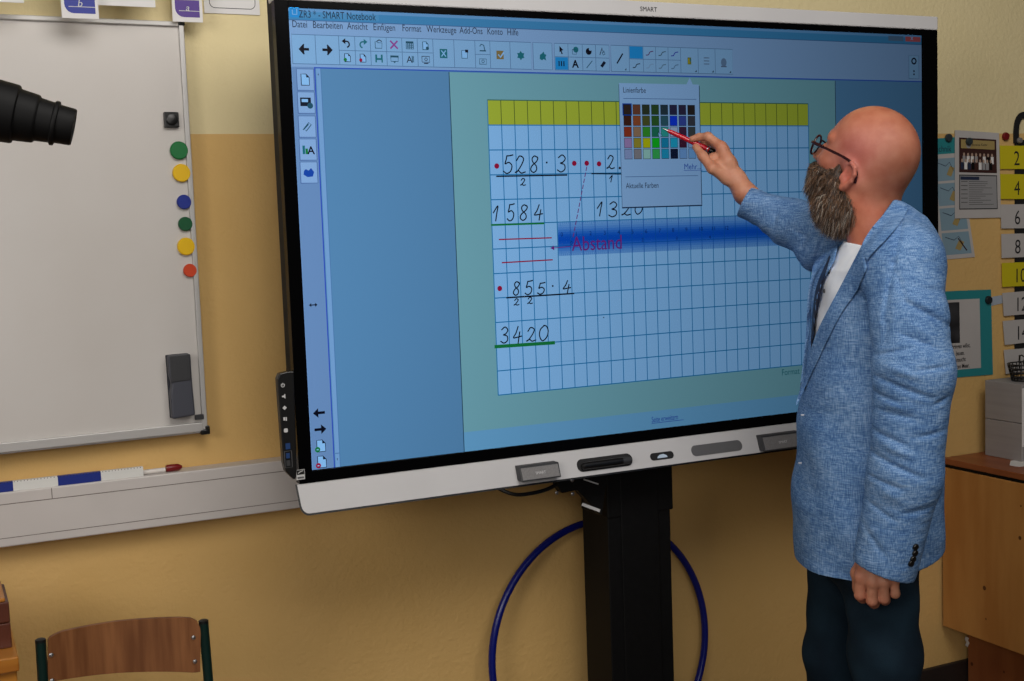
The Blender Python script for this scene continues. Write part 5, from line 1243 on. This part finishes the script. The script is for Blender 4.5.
    d = smax(d, np.where(P[..., 0] < RE[0] - .02, (P - pa) @ vdir, -1), .003)
    inr = chain(P, [mw3(759, 207, -.165), mw3(735, 197, -.13)], [.026, .031], .01); d = smax(d, -inr, .003)
    # room for the trousers under the hem
    ins_ = np.maximum(torso(P, .012), w - (hemz + .10)); d = smax(d, -ins_, .003)
    # neck hole
    nk = chain(P, [neck1, hp(-.04, 0, -.10), hp(-.03, 0, 0)], [.055, .060, .080], .02); d = smax(d, -nk, .006)
    # V opening at the front
    poly = np.array([ml(x_, y_, -.10)[[0, 2]] for x_, y_ in ((850, 175), (897, 175), (895, 198), (863, 243), (840, 287), (817, 334), (808, 372), (812, 334), (815, 305), (821, 284), (834, 262))])
    q2 = P[..., [0, 2]]; dd = np.full(q2.shape[:-1], 1e9, np.float32); insd = np.zeros(q2.shape[:-1], bool)
    for i in range(len(poly)):
        a, b_ = poly[i], poly[(i + 1) % len(poly)]; ab = b_ - a; tt = np.clip(((q2 - a) @ ab) / (ab @ ab), 0, 1); e = q2 - a - tt[..., None] * ab; dd = np.minimum(dd, np.sqrt((e ** 2).sum(-1)))
        c1 = (a[1] > q2[..., 1]) != (b_[1] > q2[..., 1]); xx = a[0] + (q2[..., 1] - a[1]) / (b_[1] - a[1] + 1e-9) * ab[0]; insd ^= c1 & (q2[..., 0] < xx)
    sd2 = np.where(insd, -dd, dd)
    zone = np.maximum(sd2, -(torso(P) + .020)); zone = np.maximum(zone, P[..., 1] - .11)
    d = smax(d, -zone, .003)
    return d
V7, Q7 = surf(f_jacket, (-.43, -.33, .76), (.27, .40, 1.56), .0035)
linen = bpy.data.materials.new('blue_linen'); linen.use_nodes = True; nt = linen.node_tree; b = nt.nodes['Principled BSDF']
tc = nt.nodes.new('ShaderNodeTexCoord')
def nz(scale, st, det=3):
    mp = nt.nodes.new('ShaderNodeMapping'); mp.inputs['Scale'].default_value = st; nt.links.new(tc.outputs['Object'], mp.inputs['Vector'])
    n_ = nt.nodes.new('ShaderNodeTexNoise'); n_.inputs['Scale'].default_value = scale; n_.inputs['Detail'].default_value = det; nt.links.new(mp.outputs[0], n_.inputs['Vector']); return n_
na = nz(75, (9, 9, .7)); nb_ = nz(75, (.8, .8, 9)); nc_ = nz(14, (1, 1, 1), 4)
def mth(op, a, b_): 
    m_ = nt.nodes.new('ShaderNodeMath'); m_.operation = op
    for i, x in enumerate((a, b_)):
        if isinstance(x, (int, float)): m_.inputs[i].default_value = x
        else: nt.links.new(x, m_.inputs[i])
    return m_.outputs[0]
sm_ = mth('ADD', mth('MULTIPLY', na.outputs['Fac'], .42), mth('ADD', mth('MULTIPLY', nb_.outputs['Fac'], .42), mth('MULTIPLY', nc_.outputs['Fac'], .16)))
rp = nt.nodes.new('ShaderNodeValToRGB'); els = rp.color_ramp.elements; els[0].position = .40; els[0].color = (*rgb(62, 98, 150), 1); els[1].position = .62; els[1].color = (*rgb(144, 174, 210), 1)
e_ = els.new(.5); e_.color = (*rgb(94, 132, 180), 1)
nt.links.new(sm_, rp.inputs[0]); nt.links.new(rp.outputs[0], b.inputs['Base Color']); b.inputs['Roughness'].default_value = .85; b.inputs['Specular IOR Level'].default_value = .15
n3 = nz(12, (1, 1, 2.4), 5)
bp2 = nt.nodes.new('ShaderNodeBump'); bp2.inputs['Strength'].default_value = .7; bp2.inputs['Distance'].default_value = .009; nt.links.new(n3.outputs['Fac'], bp2.inputs['Height'])
bp = nt.nodes.new('ShaderNodeBump'); bp.inputs['Strength'].default_value = .4; bp.inputs['Distance'].default_value = .0006; nt.links.new(sm_, bp.inputs['Height']); nt.links.new(bp2.outputs[0], bp.inputs['Normal']); nt.links.new(bp.outputs[0], b.inputs['Normal'])
jk = obj_arrays('jacket', V7, Q7, linen, person)
sm2 = jk.modifiers.new('smooth', 'SMOOTH'); sm2.factor = .5; sm2.iterations = 1
jbv = BVHTree.FromPolygons([Vector(v) for v in V7], [tuple(f) for f in Q7.tolist()])
def on_surf(px, py, bvh, lift):
    d = R3 @ ray(px, py); d /= np.linalg.norm(d); h, n_, i_, ds = bvh.ray_cast(Vector(CL), Vector(d))
    if h is None: return None
    if n_.dot(Vector(d)) > 0: n_ = -n_
    return np.array(h) - d * lift, np.array(n_)
def patch(name, left, right, parent, mt, lift=.004, th=.004, nu=10, nv=28, bvh=None, dflt=None):
    """thin cloth piece between two edge lines, laid on the surface underneath"""
    A = crom([np.array(p, float) for p in left], 8); B = crom([np.array(p, float) for p in right], 8)
    def rs(Lp, n_):
        Lp = np.array(Lp); s_ = np.r_[0, np.cumsum(np.linalg.norm(np.diff(Lp, axis=0), axis=1))]; t_ = np.linspace(0, s_[-1], n_); return np.c_[np.interp(t_, s_, Lp[:, 0]), np.interp(t_, s_, Lp[:, 1])]
    A = rs(A, nv); B = rs(B, nv); G = np.zeros((nv, nu, 3)); dep = np.full((nv, nu), np.nan); D_ = np.zeros((nv, nu, 3))
    for i in range(nv):
        for j in range(nu):
            p = A[i] + (B[i] - A[i]) * j / (nu - 1); r = on_surf(p[0], p[1], bvh or jbv, 0); d = R3 @ ray(*p); d /= np.linalg.norm(d); D_[i, j] = d
            if r is not None: dep[i, j] = np.linalg.norm(r[0] - CL)
    med = np.nanmedian(dep); 
    # smooth depth so the cloth spans gaps
    for i in range(nv):
        row = dep[i]; rm = np.nanmin(row) if not np.all(np.isnan(row)) else med
        bad = np.isnan(row) | (row > rm + .06); 
        if bad.all(): row[:] = rm
        elif bad.any(): row[bad] = np.interp(np.where(bad)[0], np.where(~bad)[0], row[~bad])
    k = dep.copy()
    for _ in range(3):
        kp = np.pad(k, 1, mode='edge'); k = np.minimum(k, (kp[:-2, 1:-1] + kp[2:, 1:-1] + kp[1:-1, :-2] + kp[1:-1, 2:]) / 4)
    G = CL + D_ * (k - lift)[..., None]
    vs = [G[i, j] for i in range(nv) for j in range(nu)]; off = nv * nu
    vs += [G[i, j] + D_[i, j] * th for i in range(nv) for j in range(nu)]
    fs = []
    for i in range(nv - 1):
        for j in range(nu - 1):
            a = i * nu + j; fs.append((a, a + 1, a + nu + 1, a + nu)); fs.append((a + off, a + nu + off, a + nu + 1 + off, a + 1 + off))
    for i in range(nv - 1):
        for j in (0, nu - 1): a = i * nu + j; fs.append((a, a + nu, a + nu + off, a + off))
    for j in range(nu - 1):
        for i in (0, nv - 1): a = i * nu + j; fs.append((a, a + 1, a + 1 + off, a + off))
    b2 = MB(); b2.add(vs, fs, mt, True); return b2.build(name, parent, recalc=True)
patch('lapel', [(862.5, 244), (840, 287), (816, 334), (805, 372), (795.8, 404)], [(867, 268), (857, 290), (837.5, 319.5), (812, 373), (796.8, 405.5)], jk, linen, .007, .005)
patch('collar', [(893.5, 204), (884, 214), (871, 229), (861.5, 246), (864, 256)], [(908, 208), (902, 220), (889, 236), (873.5, 252), (867, 260)], jk, linen, .009, .008)
patch('lapel', [(844, 238), (829, 256), (815, 277), (811, 300), (808.5, 334), (804, 385)], [(833, 246), (815, 262), (811.5, 275), (807.5, 300), (806, 334), (800, 388)], jk, linen, .004, .004, nu=6)
navy_l = mat('navy_lining', rgb(18, 26, 52), .6)
patch('lining', [(829, 256), (816, 288), (811.5, 325), (811, 352)], [(830.5, 256), (822, 288), (815.5, 325), (812, 352)], jk, navy_l, .002, .002, nu=6)
# buttons on the near cuff, pale bars paint the front button glint
for px, py in ((915.5, 547), (915, 553), (913, 559), (911, 563.5)):
    r = on_surf(px, py, jbv, .001)
    if r: MB().lathe([(-.004, .0062), (.001, .0066), (.003, .0055), (.0022, .003), (.0022, 0)], r[0], r[1], black, 16).build('cuff_button', jk)
bt = mat('button_glint', rgb(210, 214, 224), .5)
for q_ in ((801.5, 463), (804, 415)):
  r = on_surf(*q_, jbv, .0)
  if r: MB().box((-.006, -.001, -.0012), (.006, .001, .0012), bt).build('buttonhole_glint', jk).location = Vector(r[0])
# pocket welt / seams on near front as thin raised cloth
# --- shirt
shirt_m = mat('white_shirt', rgb(240, 243, 248), .8, noise=rgb(228, 233, 242), nscale=30, bump=.4, bscale=25)
def f_shirt(P):
    d = torso(P, .012) + .0015 * np.sin(P[..., 2] * 60 + P[..., 0] * 80)
    nk = chain(P, [neck1, hp(-.045, 0, -.10)], [.064, .061], .02); d = smin(d, nk, .02)
    top = (P - ml(853, 243.5, -.05)) @ np.array([.22, 0, .97]); d = smax(d, top, .003)
    x = P[..., 0] - np.interp(P[..., 2], TW, TC); f_ = x * bf[0] + P[..., 1] * bf[1]
    d = smax(d, -(torso(P, .024)), .002); nk2 = chain(P, [neck1, hp(-.045, 0, -.10)], [.0585, .057], .02); d = smax(d, -nk2, .002)
    d = smax(d, .93 - P[..., 2], .002); d = smax(d, -(f_ - .00), .002)
    return d
V8, Q8 = surf(f_shirt, (-.22, -.24, .92), (.16, .24, 1.50), .0035)
sh_o = obj_arrays('shirt', V8, Q8, shirt_m, person)
sbv = BVHTree.FromPolygons([Vector(v) for v in V8], [tuple(f) for f in Q8.tolist()])
for px, py in ((829.5, 272), (824.5, 291)):
    r = on_surf(px, py, sbv, .001)
    if r: MB().lathe([(0, .0045), (.002, .004), (.0022, 0)], r[0], r[1], dgrey, 12).build('shirt_button', sh_o)

# --- trousers
den = mat('dark_denim', rgb(24, 43, 56), .85, noise=rgb(15, 29, 41), nscale=9, bump=.3, bscale=400, spec=.15)
def f_tr(P):
    hz = ml(868, 560, 0)[2]
    d = smin(chain(P, legL, [.074, .066, .060, .058], .03), chain(P, legR, [.074, .068, .060, .058], .03), .012)
    d = smin(d, ell(P, ml(868, 560, 0) + [0, 0, .07], (.115, .15, .14)), .03)
    d = d + .0014 * np.sin(P[..., 2] * 65 + P[..., 0] * 40 + 2 * np.sin(P[..., 1] * 30))
    d = smax(d, P[..., 2] - (hz + .12), .005); d = smax(d, .07 - P[..., 2], .005)
    return d
V9, Q9 = surf(f_tr, (-.30, -.30, .05), (.26, .32, 1.12), .007)
to = obj_arrays('trousers', V9, Q9, den, person); s5 = to.modifiers.new('smooth', 'SMOOTH'); s5.factor = .5; s5.iterations = 3
shoe_m = mat('brown_leather_shoe', rgb(70, 44, 30), .4)
for lg in (legL, legR):
    fx = np.array([lg[3][0], lg[3][1], 0])
    def f_shoe(P, fx=fx):
        q = P - fx; f_ = q @ bf; l = q @ bl; Pq = np.stack([f_, l, q[..., 2]], -1)
        d = smin(ell(Pq, (.11, 0, .035), (.085, .045, .035)), ell(Pq, (.01, 0, .05), (.065, .038, .05)), .04)
        d = smin(d, seg(Pq, (-.0, 0, .05), (.0, 0, .10), .038, .036), .02); return smax(d, -Pq[..., 2] + .002, .003)
    Vs, Qs = surf(f_shoe, fx - [.25, .14, .02], fx + [.12, .14, .15], .006); obj_arrays('shoe', Vs, Qs, shoe_m, person)

# ------------------------------------------------------------------ red pen in his hand
pA = un(662.8, 128.3, -.0052); pB = un(713, 151.5, -.064); dr_ = pB - pA; PL = np.linalg.norm(dr_); dr_ /= PL
red = mat('red_plastic', rgb(190, 18, 40), .25, coat=.4)
t = empty('red_pen', tuple(pA)); tag(t, 'red stylus pen with black end held between his finger and thumb', 'pen')
MB().lathe([(.0, .0008), (.004, .0018), (.014, .0034)], (0, 0, 0), dr_, steel, 20).build('tip', t)
MB().lathe([(.012, .0036), (.022, .0052), (.07, .0060), (PL - .012, .0064), (PL - .010, .0058)], (0, 0, 0), dr_, red, 24).build('barrel', t)
MB().lathe([(PL - .012, .0056), (PL - .006, .0060), (PL + .003, .0058), (PL + .006, .0040)], (0, 0, 0), dr_, black, 20).build('end_cap', t)
MB().lathe([(PL - .016, .0066), (PL - .013, .0066)], (0, 0, 0), dr_, steel, 20).build('ring', t)
